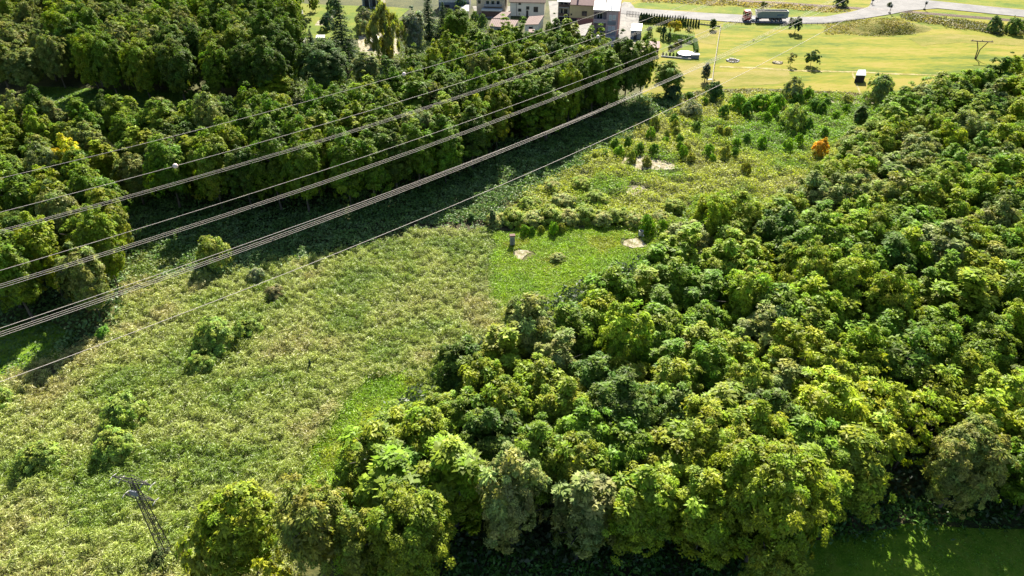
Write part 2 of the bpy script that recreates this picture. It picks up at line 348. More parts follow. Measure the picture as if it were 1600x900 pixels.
# ------------------------------------------------------------------ leaves and ground cover
def quads(P, N, U, w, l):
    """quads centred at P, facing N, long axis along U (made square to N)"""
    U = U - N * np.sum(U * N, 1, keepdims=True); U /= np.linalg.norm(U, axis=1, keepdims=True) + 1e-9
    S = np.cross(N, U); w = np.asarray(w)[:, None] / 2; l = np.asarray(l)[:, None] / 2
    V = np.stack([P - U * l - S * w * .5, P - U * l * .1 - S * w - 0 * U, P + U * l, P - U * l * .1 + S * w], 1).reshape(-1, 3)
    return V, np.arange(len(V)).reshape(-1, 4)
def unit(a): return a / (np.linalg.norm(a, axis=1, keepdims=True) + 1e-9)
def crown_cloud(r, kind, H, R, ncl, nlf, leaf):
    """leaf clumps over a crown's volume: returns V, F, tone"""
    base = {'broad': .26, 'slim': .15, 'weep': .12, 'bush': .0, 'sparse': .25}[kind] * H
    ph = r.random(6) * 6.28; C = []; IN = []
    nl = {'broad': 9, 'slim': 5, 'sparse': 4}.get(kind, 1) + (5 if R > 4.2 else 0)
    lead = [(0, 0, R * .46, H)] if nl > 1 else [(0, 0, R, H)]
    for k in range(nl - 1):
        a = ph[4] + 2.4 * k + r.uniform(-.3, .3); f = r.uniform(.34, .74); q = R * f
        lead.append((q * math.cos(a), q * math.sin(a), R * r.uniform(.32, .50), H * (1 - .30 * f ** 1.6) * r.uniform(.88, 1.02)))
    lw = np.array([l[2] ** 1.6 for l in lead]); lw = lw / lw.sum()
    while len(C) < ncl:
        u = r.random() ** .7                        # 0 base .. 1 top
        if kind == 'bush': prof = math.sqrt(max(0, 1 - (u * .97) ** 2.2))
        else: prof = .55 + .45 * math.sin(u / .45 * math.pi / 2) if u < .45 else max(0, 1 - ((u - .45) / .58) ** 1.8) ** .62
        a = r.random() * 6.283
        lb = .3 if kind == 'bush' else 1.0; lobe = 1 + lb * (.24 * math.sin(3 * a + ph[0] + u * 1.5) + .16 * math.sin(5 * a + ph[1] + u * 4))
        inn = r.random() < (.12 if kind == 'bush' else .30); fr = r.uniform(.2, .72) if inn else (r.uniform(.82, 1.0) if kind == 'bush' else r.uniform(.74, 1.05)); IN.append(inn); fr = fr * (.5 if inn else 1)
        lx, ly, lR, lH = lead[r.choice(len(lead), p=lw)]
        z = base + (lH - base) * u * (1 + .09 * math.sin(2 * a + ph[2])) + r.normal(0, .25)
        C.append((lx + lR * prof * lobe * fr * math.cos(a), ly + lR * prof * lobe * fr * math.sin(a), z))
    C = np.array(C); IN = np.array(IN); rc = r.uniform(.26, .62, ncl) * (R / 3.2) ** .6 * np.where(IN, 1.7, 1.0)
    ctone = r.uniform(.70, 1.3, (ncl, 1)) * np.stack([r.uniform(.85, 1.25, ncl), np.ones(ncl), r.uniform(.8, 1.2, ncl)], 1)
    idx = np.repeat(np.arange(ncl), nlf); n = len(idx)
    ctr = np.array([0, 0, base + (H - base) * .35])
    outc = unit(C - ctr); outc[:, 2] = outc[:, 2] * .7 + .45; outc = unit(outc)       # each tuft faces up and out
    D = unit(r.normal(0, 1, (n, 3))); O = outc[idx]
    dn = np.sum(D * O, 1, keepdims=True); D = unit(D - O * dn * 1.0 + O * np.abs(dn) * .75)   # domed fan
    rr = r.random((n, 1)) ** .5
    P = C[idx] + (D * rr) * rc[idx][:, None] - O * (rr ** 2) * (rc[idx][:, None] * .28)
    outw = unit(P - ctr)
    N = unit(O * .9 + D * .45 + np.array([0, 0, .25]) + r.normal(0, .5, (n, 3)))
    U = unit(D + r.normal(0, .4, (n, 3)) + np.array([0, 0, -.25]))
    if kind == 'weep':
        P[:, 2] -= r.random(n) * 1.6; U = np.tile([0, 0, -1.0], (n, 1)) + r.normal(0, .12, (n, 3)); N = unit(outw * np.array([1, 1, .15]) + r.normal(0, .3, (n, 3)))
        V, F = quads(P, N, U, leaf * r.uniform(.5, .8, n), leaf * r.uniform(2, 3.6, n))
    else:
        lf = leaf * np.where(IN[idx], 1.9, 1.0)
        V, F = quads(P, N, U, lf * r.uniform(.5, .95, n), lf * r.uniform(1.2, 2.2, n))
    tone = ctone[idx] * r.uniform(.55, 1.45, (n, 1))
    return V, F, tone
def spruce_cloud(r, H, R, leaf):
    P = []; U = []
    nw = 26
    for k in range(nw):
        u = (k + .5) / nw; z = H * (.08 + .9 * u); L = R * (1 - u) ** .8 + .25
        nb = int(7 + 7 * (1 - u))
        for b in range(nb):
            a = r.random() * 6.283; Lb = L * r.uniform(.75, 1.1); m = int(10 + Lb * 9)
            t = r.random(m) ** .7
            x = np.stack([np.cos(a) * Lb * t, np.sin(a) * Lb * t, z - .32 * Lb * t ** 1.5 + .1 * np.sin(t * 3)], 1)
            x += r.normal(0, 1, (m, 3)) * np.array([.18, .18, .10]) * (.5 + t[:, None])
            P.append(x); U.append(np.tile([math.cos(a), math.sin(a), -.45], (m, 1)))
    P = np.concatenate(P); U = np.concatenate(U); n = len(P)
    U = unit(U + r.normal(0, .45, (n, 3))); N = unit(np.array([0, 0, 1.0]) + r.normal(0, .45, (n, 3)))
    V, F = quads(P, N, U, leaf * r.uniform(.4, .7, n), leaf * r.uniform(1.2, 2.2, n))
    return V, F, r.uniform(.7, 1.3, (n, 1)) * np.ones((1, 3))
def trunk_mesh(r, H, R, kind):
    mb = MB(); th = H * (.96 if kind == 'spruce' else .8)
    p = [(0, 0, -.15)]; rr = [H * .019]
    for k in range(1, 6):
        p.append((p[-1][0] + r.normal(0, .12), p[-1][1] + r.normal(0, .12), th * k / 5)); rr.append(H * .015 * (1 - k / 5.6))
    mb.tube(p, rr, 6)
    if kind != 'spruce':
        for k in range(7):
            i = 2 + k % 3; a = k * 2.4 + r.random(); q = Vector(p[i]); L = R * r.uniform(.5, .85)
            mid = q + Vector((math.cos(a) * L * .5, math.sin(a) * L * .5, L * .45)); e = q + Vector((math.cos(a) * L, math.sin(a) * L, L * .8))
            mb.tube([q, mid, e], [H * .007, H * .005, H * .002], 4)
    bmesh.ops.recalc_face_normals(mb.bm, faces=list(mb.bm.faces))
    me = bpy.data.meshes.new("trunk"); mb.bm.to_mesh(me); mb.bm.free(); me.materials.append(M['bark']); return me
PROTO = {}
def proto(key, kind, n, H, R, ncl, nlf, leaf, seed):
    out = []
    for i in range(n):
        r = np.random.default_rng(seed + i)
        if kind == 'spruce': V, F, t = spruce_cloud(r, H, R, leaf)
        else: V, F, t = crown_cloud(r, kind, H, R, ncl, nlf, leaf)
        out.append((np_mesh("crown", V, F, M['leaf'], t), None if kind == 'bush' else trunk_mesh(r, H, R, kind), H, R))
    PROTO[key] = out
proto('broad', 'broad', 6, 13, 3.4, 330, 84, .165, 100)
proto('slim', 'slim', 3, 14, 2.6, 230, 84, .165, 200)
proto('big', 'broad', 2, 16, 4.8, 540, 84, .175, 300)
proto('weep', 'weep', 1, 13, 3.6, 150, 70, .26, 400)
proto('sparse', 'sparse', 2, 6, 2.2, 44, 30, .20, 500)
proto('orchard', 'broad', 2, 5, 2.4, 60, 50, .24, 550)
proto('fine', 'broad', 1, 13, 3.6, 250, 70, .16, 560)
proto('airy', 'broad', 2, 13, 3.4, 90, 46, .17, 580)
proto('bush', 'bush', 5, 2.2, 1.6, 120, 60, .12, 600)
proto('spruce', 'spruce', 2, 18, 4.2, 0, 0, .34, 700)
LABELQ = []
def tree(x, y, h, R, key, tone, name, cat, group, zone=None, noun='tree', label=None, tonename='', i=None):
    pr = PROTO[key]; k = random.randrange(len(pr)) if i is None else i
    cm, tm, H0, R0 = pr[k]
    root = empty(name, (x, y, 0), random.random() * 6.283, label, cat, group)
    root.scale = (R / R0, R / R0, h / H0)
    c = link('crown', cm, root); c.color = (*tone, 1)
    if tm: link('trunk', tm, root)
    if label is None: LABELQ.append((root, zone, noun, tonename, PX(x, y, h * .7)))
    return root
def bush(x, y, h, R, tone, name, cat, group, zone=None, noun='bush', label=None, tonename=''):
    cm, tm, H0, R0 = random.choice(PROTO['bush'])
    o = link(name, cm, None, (x, y, -.05), random.random() * 6.283); o.scale = (R / R0, R / R0, h / H0); o.color = (*tone, 1)
    tag(o, label, cat, group)
    if label is None: LABELQ.append((o, zone, noun, tonename, PX(x, y, h * .5)))
    return o

TONES = {'yellow-green': (.178, .245, .010), 'olive': (.158, .215, .013), 'mid-green': (.108, .180, .010), 'grey-green': (.165, .205, .045), 'dark green': (.070, .122, .012)}
def pick(w): return random.choices(list(TONES), w)[0]
def vary(t): f = random.uniform(.88, 1.12); return (t[0] * f * random.uniform(.92, 1.08), t[1] * f, t[2] * f * random.uniform(.8, 1.2))
def poisson(pg, rad, n=60000, avoid=(), seed=1):
    r = np.random.default_rng(seed); lo = pg.min(0); hi = pg.max(0)
    P = r.uniform(lo, hi, (n, 2)); P = P[inside(P, pg)]
    for a in avoid: P = P[~inside(P, a)]
    out = []; cell = {}
    for x, y in P:
        rr = rad * (1.0 + .0 * y); k = (int(x // rad), int(y // rad)); ok = True
        for i in (-1, 0, 1):
            for j in (-1, 0, 1):
                for q in cell.get((k[0] + i, k[1] + j), ()):
                    if (q[0] - x) ** 2 + (q[1] - y) ** 2 < rad * rad: ok = False
        if ok: cell.setdefault(k, []).append((x, y)); out.append((x, y))
    return out
def nearest(zl, px, py): return min(zl, key=lambda z: math.hypot(z[0] - px, (z[1] - py) * 1.3))[2]

# the right-hand wood
RW = poly([(590, 668, 8), (650, 605, 9), (760, 515, 10), (880, 462, 11), (1000, 412, 11), (1065, 355, 12), (1125, 322, 12), (1200, 308, 12), (1275, 285, 12), (1310, 245, 12), (1335, 205, 12), (1400, 158, 12), (1455, 122, 13), (1500, 114, 13), (1560, 106, 13), (1590, 84, 13), (1700, 72, 13), (1950, 250, 6), (1900, 720, 0), (1650, 820, 0), (1500, 815, 0), (1400, 800, 0), (1320, 812, 0), (1200, 860, 0), (1000, 885, 0), (860, 884, 0), (730, 876, 0), (650, 840, 2), (606, 790, 4), (592, 735, 6)])
ZR = [(590, 640, 'at the wood tip beside the bright grass strip'), (720, 560, 'along the wood edge facing the reed field'), (880, 480, 'on the wood edge below the green clearing'), (1020, 410, 'just below the concrete pipe'),
      (1150, 350, 'right of the pipe and below the marsh'), (1250, 400, 'by the dark gap in the wood'), (1330, 290, 'behind the orange bush'), (1400, 190, 'where the wood meets the marsh'), (1480, 130, 'at the meadow end of the wood'), (1580, 110, 'in the far corner of the wood beneath the timber pole'),
      (1450, 270, 'in the upper part of the wood'), (1570, 250, 'at the photo edge in the upper wood'), (1380, 420, 'right of the dark gap'), (1500, 390, 'in the wood midway up the right side'), (1590, 420, 'at the photo edge midway up the wood'),
      (1130, 470, 'left of the dark gap'), (1000, 520, 'in the middle of the wood below the clearing'), (850, 600, 'in the left part of the wood'), (700, 690, 'above the lone round bottom tree'), (830, 730, 'in the lower left front of the wood'), (960, 680, 'in the lower front of the wood'),
      (1090, 600, 'in the centre of the wood'), (1240, 560, 'right of the wood centre'), (1370, 560, 'in the right half of the wood'), (1500, 540, 'far right in the wood'), (1590, 570, 'at the photo edge in the lower wood'),
      (1090, 730, 'left of the big bottom tree'), (1240, 690, 'above the big bottom tree'), (1370, 700, 'at the front of the wood above the dappled lawn'), (1500, 690, 'at the wood front right of the bare earth'), (1590, 700, 'at the wood front by the right photo edge')]
GAP = poly([(1275, 468, 3), (1310, 450, 3), (1318, 490, 3), (1290, 510, 3)])
for x, y in poisson(RW, 4.3, avoid=[GAP], seed=11):
    px, py = PX(x, y, 9)
    if px > 1720: continue
    near = py > 640; edge = px < 700
    w = [3, 4, 3.6, 1.2, 1] if px > 1000 else [2.6, 3.4, 3.2, 1.7, 1.6]
    if py < 330: w = [1.2, 3.5, 2.5, 2.5, 1.6]
    if edge and py < 700: w = [6, 3, 1, .5, .3]
    tn = pick(w)
    h = random.gauss(12.6, 1.0); R = random.uniform(3.2, 4.4)
    if edge: h = random.uniform(8, 10.5)
    if px > 1100 and py < 480: h += 1.0; R *= 1.18
    if near: h = max(h, 12.5); R *= 1.1
    key = 'slim' if random.random() < .15 else 'broad'
    if random.random() < .10 and px > 1080: key, R, h = 'big', random.uniform(3.9, 4.9), h + 1.5
    if 1325 < px < 1490 and py > 560: key = 'airy'
    tree(x, y, h, R, key, tuple(c * 1.22 for c in vary(TONES[tn])), 'alder_tree', 'tree', 'alders of the right-hand wood', nearest(ZR, px, py), 'alder', None, tn)

# the tree belt under the power line
BELT = poly([(-90, 166, 12), (90, 160, 12), (200, 152, 12), (290, 166, 12), (420, 156, 12), (560, 146, 12), (640, 108, 12), (700, 76, 12), (770, 50, 12), (860, 50, 12), (930, 61, 12), (985, 80, 12), (1010, 150, 0), (985, 164, 0), (940, 182, 0), (850, 222, 0), (760, 262, 0), (660, 302, 0), (560, 330, 0), (450, 338, 0), (330, 335, 0), (230, 325, 0), (150, 300, 0), (-90, 330, 0)])
ZB = [(30, 200, 'at the left end of the belt'), (40, 250, 'in the belt by the left photo edge'), (120, 210, 'near the yellow crown in the belt'), (210, 200, 'in the belt below the dark grass gap'), (220, 270, 'at the shaded foot of the belt on the left'), (330, 210, 'in the belt under the upper single wire'), (330, 280, 'on the shaded belt front left of centre'), (440, 180, 'in the belt below the lone yellow-green tree'), (460, 250, 'on the shaded belt front at centre'),
      (560, 190, 'in the middle of the belt'), (580, 260, 'on the shaded belt front right of centre'), (660, 140, 'at the back of the belt below the birch'), (690, 210, 'on the belt front below the marker ball'), (740, 100, 'in the belt below the red-brown shed roofs'), (770, 170, 'on the belt front with pale trunks'), (830, 80, 'in the belt below the white house'), (850, 160, 'on the shaded belt front below the houses'), (900, 90, 'in the belt below the grey shed roof'), (960, 110, 'at the right end of the belt below the brick house')]
for x, y in poisson(BELT, 4.6, seed=21):
    px, py = PX(x, y, 10)
    if px < -60: continue
    tn = pick([1.6, 1.8, 5, 1.2, 2] if px > 380 else [1.8, 3, 3.4, 1.6, 1.4])
    h = random.gauss(15.4, 1.1) if px > 300 else random.gauss(12.5, 1.2)
    R = random.uniform(3.0, 4.3)
    tone = vary(TONES[tn])
    tree(x, y, h, R, 'slim' if random.random() < .3 else 'broad', tone, 'broadleaf_tree', 'tree', 'trees of the belt under the wires', nearest(ZB, px, py), 'tree', None, tn)
x, y = G(100, 262); tree(*G(106, 244, 11), 14.5, 3.2, 'broad', (.46, .42, .012), 'broadleaf_tree', 'tree', 'trees of the belt under the wires', label='bright yellow tree in the belt near the left end')

# trees standing forward of the belt on the left
CL = poly([(-120, 320, 8), (40, 275, 8), (130, 278, 8), (170, 330, 8), (185, 390, 7), (185, 440, 6), (180, 475, 3), (120, 500, 1), (40, 500, 1), (-120, 505, 1)])
ZC = [(30, 300, 'by the left photo edge above the lower wires'), (130, 300, 'standing forward of the belt under the middle wires'), (40, 390, 'at left photo edge under the lower bundle'), (140, 390, 'beside the nettle patch'), (80, 460, 'in the shade at left above the grassy gap')]
for x, y in poisson(CL, 5.0, seed=31):
    px, py = PX(x, y, 9)
    if px < -70: continue
    tn = pick([2, 3, 3, 1.6, 1])
    tree(x, y, random.uniform(12.5, 15.5), random.uniform(3.4, 4.4), 'broad', vary(TONES[tn]), 'broadleaf_tree', 'tree', 'trees forward of the belt', nearest(ZC, px, py), 'tree', None, tn)

# the far left wood
LW = poly([(-260, -90, 10), (425, -90, 10), (452, 10, 10), (455, 80, 8), (440, 152, 2), (420, 168, 0), (330, 167, 0), (240, 166, 0), (175, 154, 0), (110, 142, 0), (80, 152, 0), (-260, 156, 0)])
ZL = [(30, 90, 'among the pale willows at the left photo edge'), (60, 20, 'in the top left corner of the photo'), (150, 60, 'in the far wood left part'), (200, 20, 'near the photo top in the far wood'), (250, 100, 'on the shaded front of the far wood'), (300, 40, 'in the middle of the far wood'), (370, 30, 'in the far wood near the photo top'), (370, 110, 'on the shaded far wood front above the grass gap'), (430, 90, 'on the right edge of the far wood'), (420, 20, 'in the far wood beside the garden')]
for x, y in poisson(LW, 6.2, seed=41):
    px, py = PX(x, y, 10)
    if px < -70 or py < -45: continue
    tn = pick([1.2, 2.2, 3, 2.2, 2.2]); h = random.uniform(15.5, 19); R = random.uniform(3.9, 5.2)
    if px < 95 and 40 < py: tn = 'grey-green'; h = random.uniform(13, 16)
    tree(x, y, h, R, 'big' if random.random() < .6 else 'broad', vary(TONES[tn]), 'woodland_tree', 'tree', 'trees of the far left wood', nearest(ZL, px, py), 'tree', None, tn)

def tree_px(px, top, base, w, key, tone, name, cat, label, i=None, ph=None):
    if tone not in TONES.values(): tone = tuple(c * 1.5 for c in tone)
    x, y = G(px, base); h = ZT(top, y); R = w * MPP((top + base) / 2, y) / 2
    return tree(x, y, h, R * .95, key, tone, name, cat, None, label=label, i=i)
YG, OL, MG, GG, DG = [TONES[k] for k in ('yellow-green', 'olive', 'mid-green', 'grey-green', 'dark green')]
SP_ = (.028, .052, .022)
tree_px(542, -12, 112, 62, 'spruce', SP_, 'spruce_tree', 'tree', 'tall dark spruce towering over the sunny garden lawn', 0)
tree_px(487, 44, 72, 16, 'spruce', (.03, .06, .045), 'spruce_tree', 'tree', 'small bluish spruce at the lower edge of the garden lawn', 1)
tree_px(672, -12, 62, 40, 'spruce', (.025, .05, .024), 'spruce_tree', 'tree', 'dark spruce right of the grey-green tree by the houses', 1)
tree_px(694, 2, 58, 28, 'spruce', (.03, .055, .022), 'spruce_tree', 'tree', 'narrower dark spruce at the left end of the houses', 0)
tree_px(606, 8, 98, 62, 'weep', (.15, .165, .04), 'birch_tree', 'tree', 'pale yellow weeping birch beside the sandy yard')
tree_px(649, 14, 92, 46, 'broad', (.13, .16, .10), 'poplar_tree', 'tree', 'silvery grey-green tree right of the weeping birch')
tree_px(716, 12, 78, 54, 'big', MG, 'maple_tree', 'tree', 'full mid-green tree in front of the houses on the left')
tree_px(510, 62, 148, 88, 'big', (.055, .095, .022), 'lime_tree', 'tree', 'big round dark tree below the tall spruce')
tree_px(575, 82, 140, 48, 'broad', (.13, .16, .05), 'willow_tree', 'tree', 'pale round tree below the sandy yard')
tree_px(440, 118, 168, 64, 'broad', YG, 'maple_tree', 'tree', 'yellow-green round tree alone at the far wood front')
tree_px(478, 24, 50, 30, 'orchard', (.08, .11, .04), 'apple_tree', 'tree', 'spreading apple tree on the garden lawn below the small shed')
tree_px(493, -4, 18, 22, 'orchard', OL, 'apple_tree', 'tree', 'young apple tree on the garden lawn near the photo top')
tree_px(440, 66, 105, 40, 'broad', GG, 'ash_tree', 'tree', 'grey-green tree at the left foot of the garden lawn')
tree_px(424, 40, 100, 46, 'broad', DG, 'ash_tree', 'tree', 'dark tree left of the garden lawn at the far wood edge')
tree_px(462, 8, 40, 20, 'broad', MG, 'ash_tree', 'tree', 'mid-green tree at the upper left edge of the garden lawn')
tree_px(532, 82, 142, 30, 'slim', (.10, .14, .05), 'ash_tree', 'tree', 'slender pale tree between the big round tree and the spruce')
tree_px(1040, 94, 150, 48, 'broad', (.10, .15, .018), 'walnut_tree', 'tree', 'fresh green tree standing alone right of the belt end')
tree_px(1101, 98, 128, 18, 'slim', (.09, .11, .07), 'pear_tree', 'tree', 'narrow grey-green tree leaning by the meadow fence')
tree_px(1266, 81, 104, 28, 'orchard', (.05, .085, .02), 'apple_tree', 'tree', 'dark green apple tree on the open meadow')
tree_px(1234, 82, 103, 20, 'sparse', (.10, .11, .03), 'apple_tree', 'tree', 'thin sparse sapling on the meadow left of the apple tree')
tree_px(1241, 24, 52, 24, 'orchard', (.035, .06, .03), 'hawthorn_tree', 'tree', 'dark dense thorn tree just below the road right of the truck')
tree_px(1053, 30, 54, 22, 'orchard', (.21, .18, .015), 'plum_tree', 'tree', 'yellowish fruit tree in the garden above the clipped hedge')
tree_px(1076, 42, 57, 18, 'sparse', (.11, .11, .04), 'plum_tree', 'tree', 'half bare fruit tree at the right of the garden beds')
tree_px(1113, 30, 47, 15, 'slim', (.05, .10, .02), 'cherry_tree', 'tree', 'small dark green tree in the top corner of the mown plot')
tree_px(1192, 1, 13, 11, 'orchard', (.07, .09, .02), 'rowan_tree', 'tree', 'small dark tree on the verge above the truck')
tree_px(405, 768, 900, 130, 'broad', (.125, .165, .010), 'alder_tree', 'tree', 'yellow-olive tree at the bottom edge right of the lattice pylon')
tree_px(512, 762, 925, 140, 'fine', (.12, .14, .02), 'alder_tree', 'tree', 'thin brownish see-through tree at the bottom edge')
tree_px(650, 772, 915, 152, 'big', OL, 'alder_tree', 'tree', 'round olive tree standing alone at the bottom left of the wood')
tree_px(1165, 703, 882, 190, 'big', (.12, .165, .008), 'alder_tree', 'tree', 'large bright tree standing forward at the bottom of the wood', 0)
tree_px(578, 806, 930, 96, 'broad', (.11, .14, .015), 'alder_tree', 'tree', 'dark olive tree between the brownish tree and the round bottom tree')
tree_px(342, 838, 935, 70, 'orchard', (.15, .18, .02), 'alder_tree', 'tree', 'small yellowish tree at the bottom edge nearest the lattice pylon')
tree_px(448, 884, 965, 70, 'orchard', (.21, .22, .018), 'alder_tree', 'tree', 'yellow treetop just poking in at the bottom edge')
tree_px(1188, 852, 950, 100, 'broad', (.155, .19, .015), 'alder_tree', 'tree', 'yellow-green treetop below the large bright bottom tree')
tree_px(1337, 166, 207, 28, 'slim', (.06, .10, .02), 'alder_tree', 'tree', 'young pointed alder alone in the marsh near the wood')
tree_px(769, 328, 354, 16, 'slim', (.08, .12, .04), 'willow_tree', 'tree', 'small upright willow at the brook left of the grey post')

# bushes: pixel centre, width, tone, name, label or None
def bush_px(px, py, w, tone, hf=.95, name='bush', cat='bush', group=None, zone=None, label=None, tn='', noun='bush'):
    if tone is not WIL and name == 'bush': tone = tuple(c * 1.6 for c in tone)
    x, y = G(px, py + w * .28); R = w * MPP(py, y) / 2 * 1.05
    return bush(x, y, 2 * R * hf, R, tone, name, cat, group, zone, noun, label, tn)
WIL = (.20, .29, .045)
for px, py, w, t, hf, lb in [(340, 522, 66, WIL, .62, 'big round willow bush in the reed field, left one of the touching pair'), (388, 513, 46, WIL, .6, 'round willow bush in the reed field, right one of the touching pair'),
        (318, 562, 46, (.13, .19, .03), .55, 'lower spiky willow bush just below the touching pair'), (198, 642, 68, WIL, .62, 'large dome-shaped willow bush left of centre in the reed field'),
        (184, 691, 64, (.13, .19, .03), .58, 'round willow bush directly below the large dome-shaped one'), (66, 710, 66, (.13, .18, .03), .55, 'flat spreading bush in the reed field near the left edge'),
        (0, 625, 46, WIL, .7, 'willow bush cut by the left photo edge'), (340, 402, 52, (.15, .19, .03), .85, 'pale tall bush standing before the shaded belt foot'),
        (165, 522, 22, (.09, .20, .02), .8, 'small bright green bush in the shadow edge at left'), (403, 432, 30, (.14, .17, .08), .7, 'low pale bush on the shadow line of the reed field'),
        (1236, 190, 38, WIL, .8, 'pale grey willow bush in the middle of the marsh'), (1236, 146, 32, (.14, .17, .06), .9, 'tall pale bush on the meadow edge of the marsh'),
        (1369, 148, 44, (.13, .18, .05), .85, 'large round bush at the meadow edge near the wood'), (1279, 237, 25, (.40, .215, .02), .95, 'orange autumn bush beside the wood'),
        (1114, 149, 28, (.04, .085, .02), .85, 'dark round bush at the foot of the meadow fence'), (1050, 150, 26, (.035, .07, .025), .8, 'very dark bush under the lone fresh green tree'),
        (1080, 172, 34, (.16, .18, .09), .55, 'pale spreading bush at the upper left corner of the marsh'), (871, 398, 26, (.13, .16, .03), .3, 'low brownish bush in the green clearing'),
        (737, 341, 14, (.05, .10, .02), .8, 'small dark bush in shade at the brook bend'), (430, 455, 34, (.11, .11, .04), .5, 'brownish dry thicket at the top of the reed field'),
        (512, 40, 22, (.04, .075, .04), .9, 'dark rounded bush on the right of the garden lawn'), (522, 12, 22, (.05, .10, .03), .8, 'green bush left of the tall spruce top'),
        (572, 32, 30, (.11, .125, .06), .7, 'greyish shrub beside the spruce on the lawn'), (570, 46, 26, (.12, .15, .06), .7, 'loose pale shrub under the spruce right side'),
        (721, 17, 20, (.025, .06, .035), 1.1, 'dark bluish conifer bush beside the balcony house'), (812, 22, 8, (.14, .17, .05), 1.0, 'small pale shrub at the foot of the white house'),
        (1551, 43, 21, (.06, .10, .03), .9, 'left of the three dark bushes below the railway'), (1580, 46, 22, (.07, .12, .02), .9, 'middle of the three dark bushes below the railway'), (1600, 43, 18, (.06, .10, .03), 1.0, 'bush below the railway cut by the right photo edge'),
        (1312, 4, 22, (.04, .07, .03), .6, 'dark bush beside the railway left of the crossing'), (1036, 58, 10, (.03, .06, .025), 1.6, 'dark upright bush behind the brown garden hut'), (1044, 62, 9, (.035, .07, .03), 1.3, 'dark round bush right of the brown garden hut'),
        (1056, 72, 10, (.13, .12, .03), .8, 'small yellowish shrub in the garden beds'), (1062, 70, 8, (.05, .06, .035), 1.0, 'dark little shrub left of the pool lawn'), (1048, 76, 10, (.06, .08, .04), .7, 'low shrub at the flower border of the pool lawn'),
        (1014, 54, 12, (.10, .14, .03), .6, 'leafy vegetable bush in the garden above the brown hut'), (1030, 46, 10, (.11, .15, .03), .6, 'leafy plant in the vegetable garden centre'), (1015, 45, 9, (.10, .14, .05), .6, 'small garden plant right of the blue-grey shed'),
        (754, 36, 16, (.07, .12, .025), .9, 'dark green bush left of the long outhouse'), (858, 44, 12, (.08, .13, .02), .9, 'green bush at the lower end of the alley'), (882, 46, 14, (.08, .13, .03), .9, 'green bush below the beige house balconies'), (742, 30, 14, (.08, .13, .03), .9, 'green bush below the balcony house left corner'), (700, 20, 12, (.09, .11, .04), .7, 'low shrub before the white block at far left'), (816, 30, 8, (.07, .12, .03), .8, 'bush left of the red-roofed garage'),
        (1389, 8, 8, (.05, .07, .02), .7, 'little dark bush at the road junction left corner')]:
    bush_px(px, py, w, t, hf, 'bush', 'bush', None, None, lb)
for i, (px, py, w, t) in enumerate([(776, 340, 34, 1), (803, 335, 44, 0), (833, 338, 38, 1), (860, 331, 46, 0), (888, 336, 40, 1), (915, 330, 44, 0), (940, 338, 38, 1), (965, 333, 40, 0), (990, 340, 34, 1), (828, 316, 38, 0), (878, 310, 40, 1), (930, 306, 40, 0), (862, 288, 34, 1), (905, 284, 34, 0), (1030, 338, 36, 1), (1052, 318, 34, 0)]):
    bush_px(px, py, w, (.29, .34, .09) if t else (.24, .32, .04), .42, 'willow_scrub', 'bush', 'willow scrub along the brook', [(800, 338, 'on the brook bank nearest the shadow edge'), (880, 332, 'on the brook bank opposite the green clearing'), (970, 335, 'on the brook bank toward the concrete pipe'), (880, 300, 'in the second rank behind the brook'), (1040, 328, 'beside the wood above the concrete pipe')][min(range(5), key=lambda q: math.hypot([800, 880, 970, 880, 1040][q] - px, [338, 332, 335, 298, 328][q] - py))][2], None, 'pale' if t else 'fresh green', 'scrub bush')
SB = [(1076, 151, 14), (1151, 164, 28), (1165, 177, 18), (1129, 179, 16), (1052, 191, 14), (1054, 200, 13), (1056, 209, 13), (1087, 201, 14), (1122, 208, 15), (1135, 211, 15), (1207, 176, 15), (1196, 186, 15), (1215, 190, 10), (1261, 200, 15), (1220, 201, 10), (1287, 210, 11), (1165, 221, 14), (1149, 227, 13), (1189, 226, 14), (1229, 231, 16), (1247, 222, 13), (1061, 222, 12), (1062, 232, 11), (1072, 232, 12), (1066, 242, 14), (1079, 249, 12), (1106, 240, 17), (1112, 251, 11), (1131, 242, 16), (1147, 242, 12), (1164, 266, 15), (1260, 150, 20), (1206, 150, 10), (1244, 156, 20), (1287, 150, 11), (1272, 164, 22), (1290, 161, 13), (1322, 157, 18), (1282, 174, 16), (1185, 161, 30), (1212, 161, 25),
      (960, 229, 13), (981, 226, 12), (999, 235, 13), (966, 240, 16), (985, 250, 15), (1021, 237, 14), (1010, 255, 15), (1016, 212, 14), (1022, 195, 16), (1039, 222, 11), (1041, 212, 9), (990, 243, 10), (945, 244, 11), (929, 247, 9), (1010, 356, 22), (1034, 355, 15), (820, 361, 14), (831, 363, 10), (845, 360, 10), (865, 360, 14), (877, 358, 12), (1100, 160, 12), (1320, 172, 12), (1305, 182, 10), (1255, 180, 10)]
ZS = [(990, 235, 'around the left side of the pale sandy spot'), (1025, 215, 'above the pale sandy spot'), (1065, 235, 'right of the pale sandy spot'), (1110, 165, 'in the marsh below the meadow fence'), (1130, 210, 'in the marsh left of centre'), (1130, 245, 'in the lower middle of the marsh'), (1190, 165, 'in the marsh just below the meadow'), (1210, 190, 'left of the pale grey willow bush'), (1220, 228, 'below the pale grey willow bush'), (1270, 205, 'right of the pale grey willow bush'), (1270, 158, 'at the meadow edge left of the large round bush'), (1310, 170, 'below the white marker by the meadow'), (1020, 356, 'beside the concrete pipe'), (850, 360, 'on the brook bank right of the grey post')]
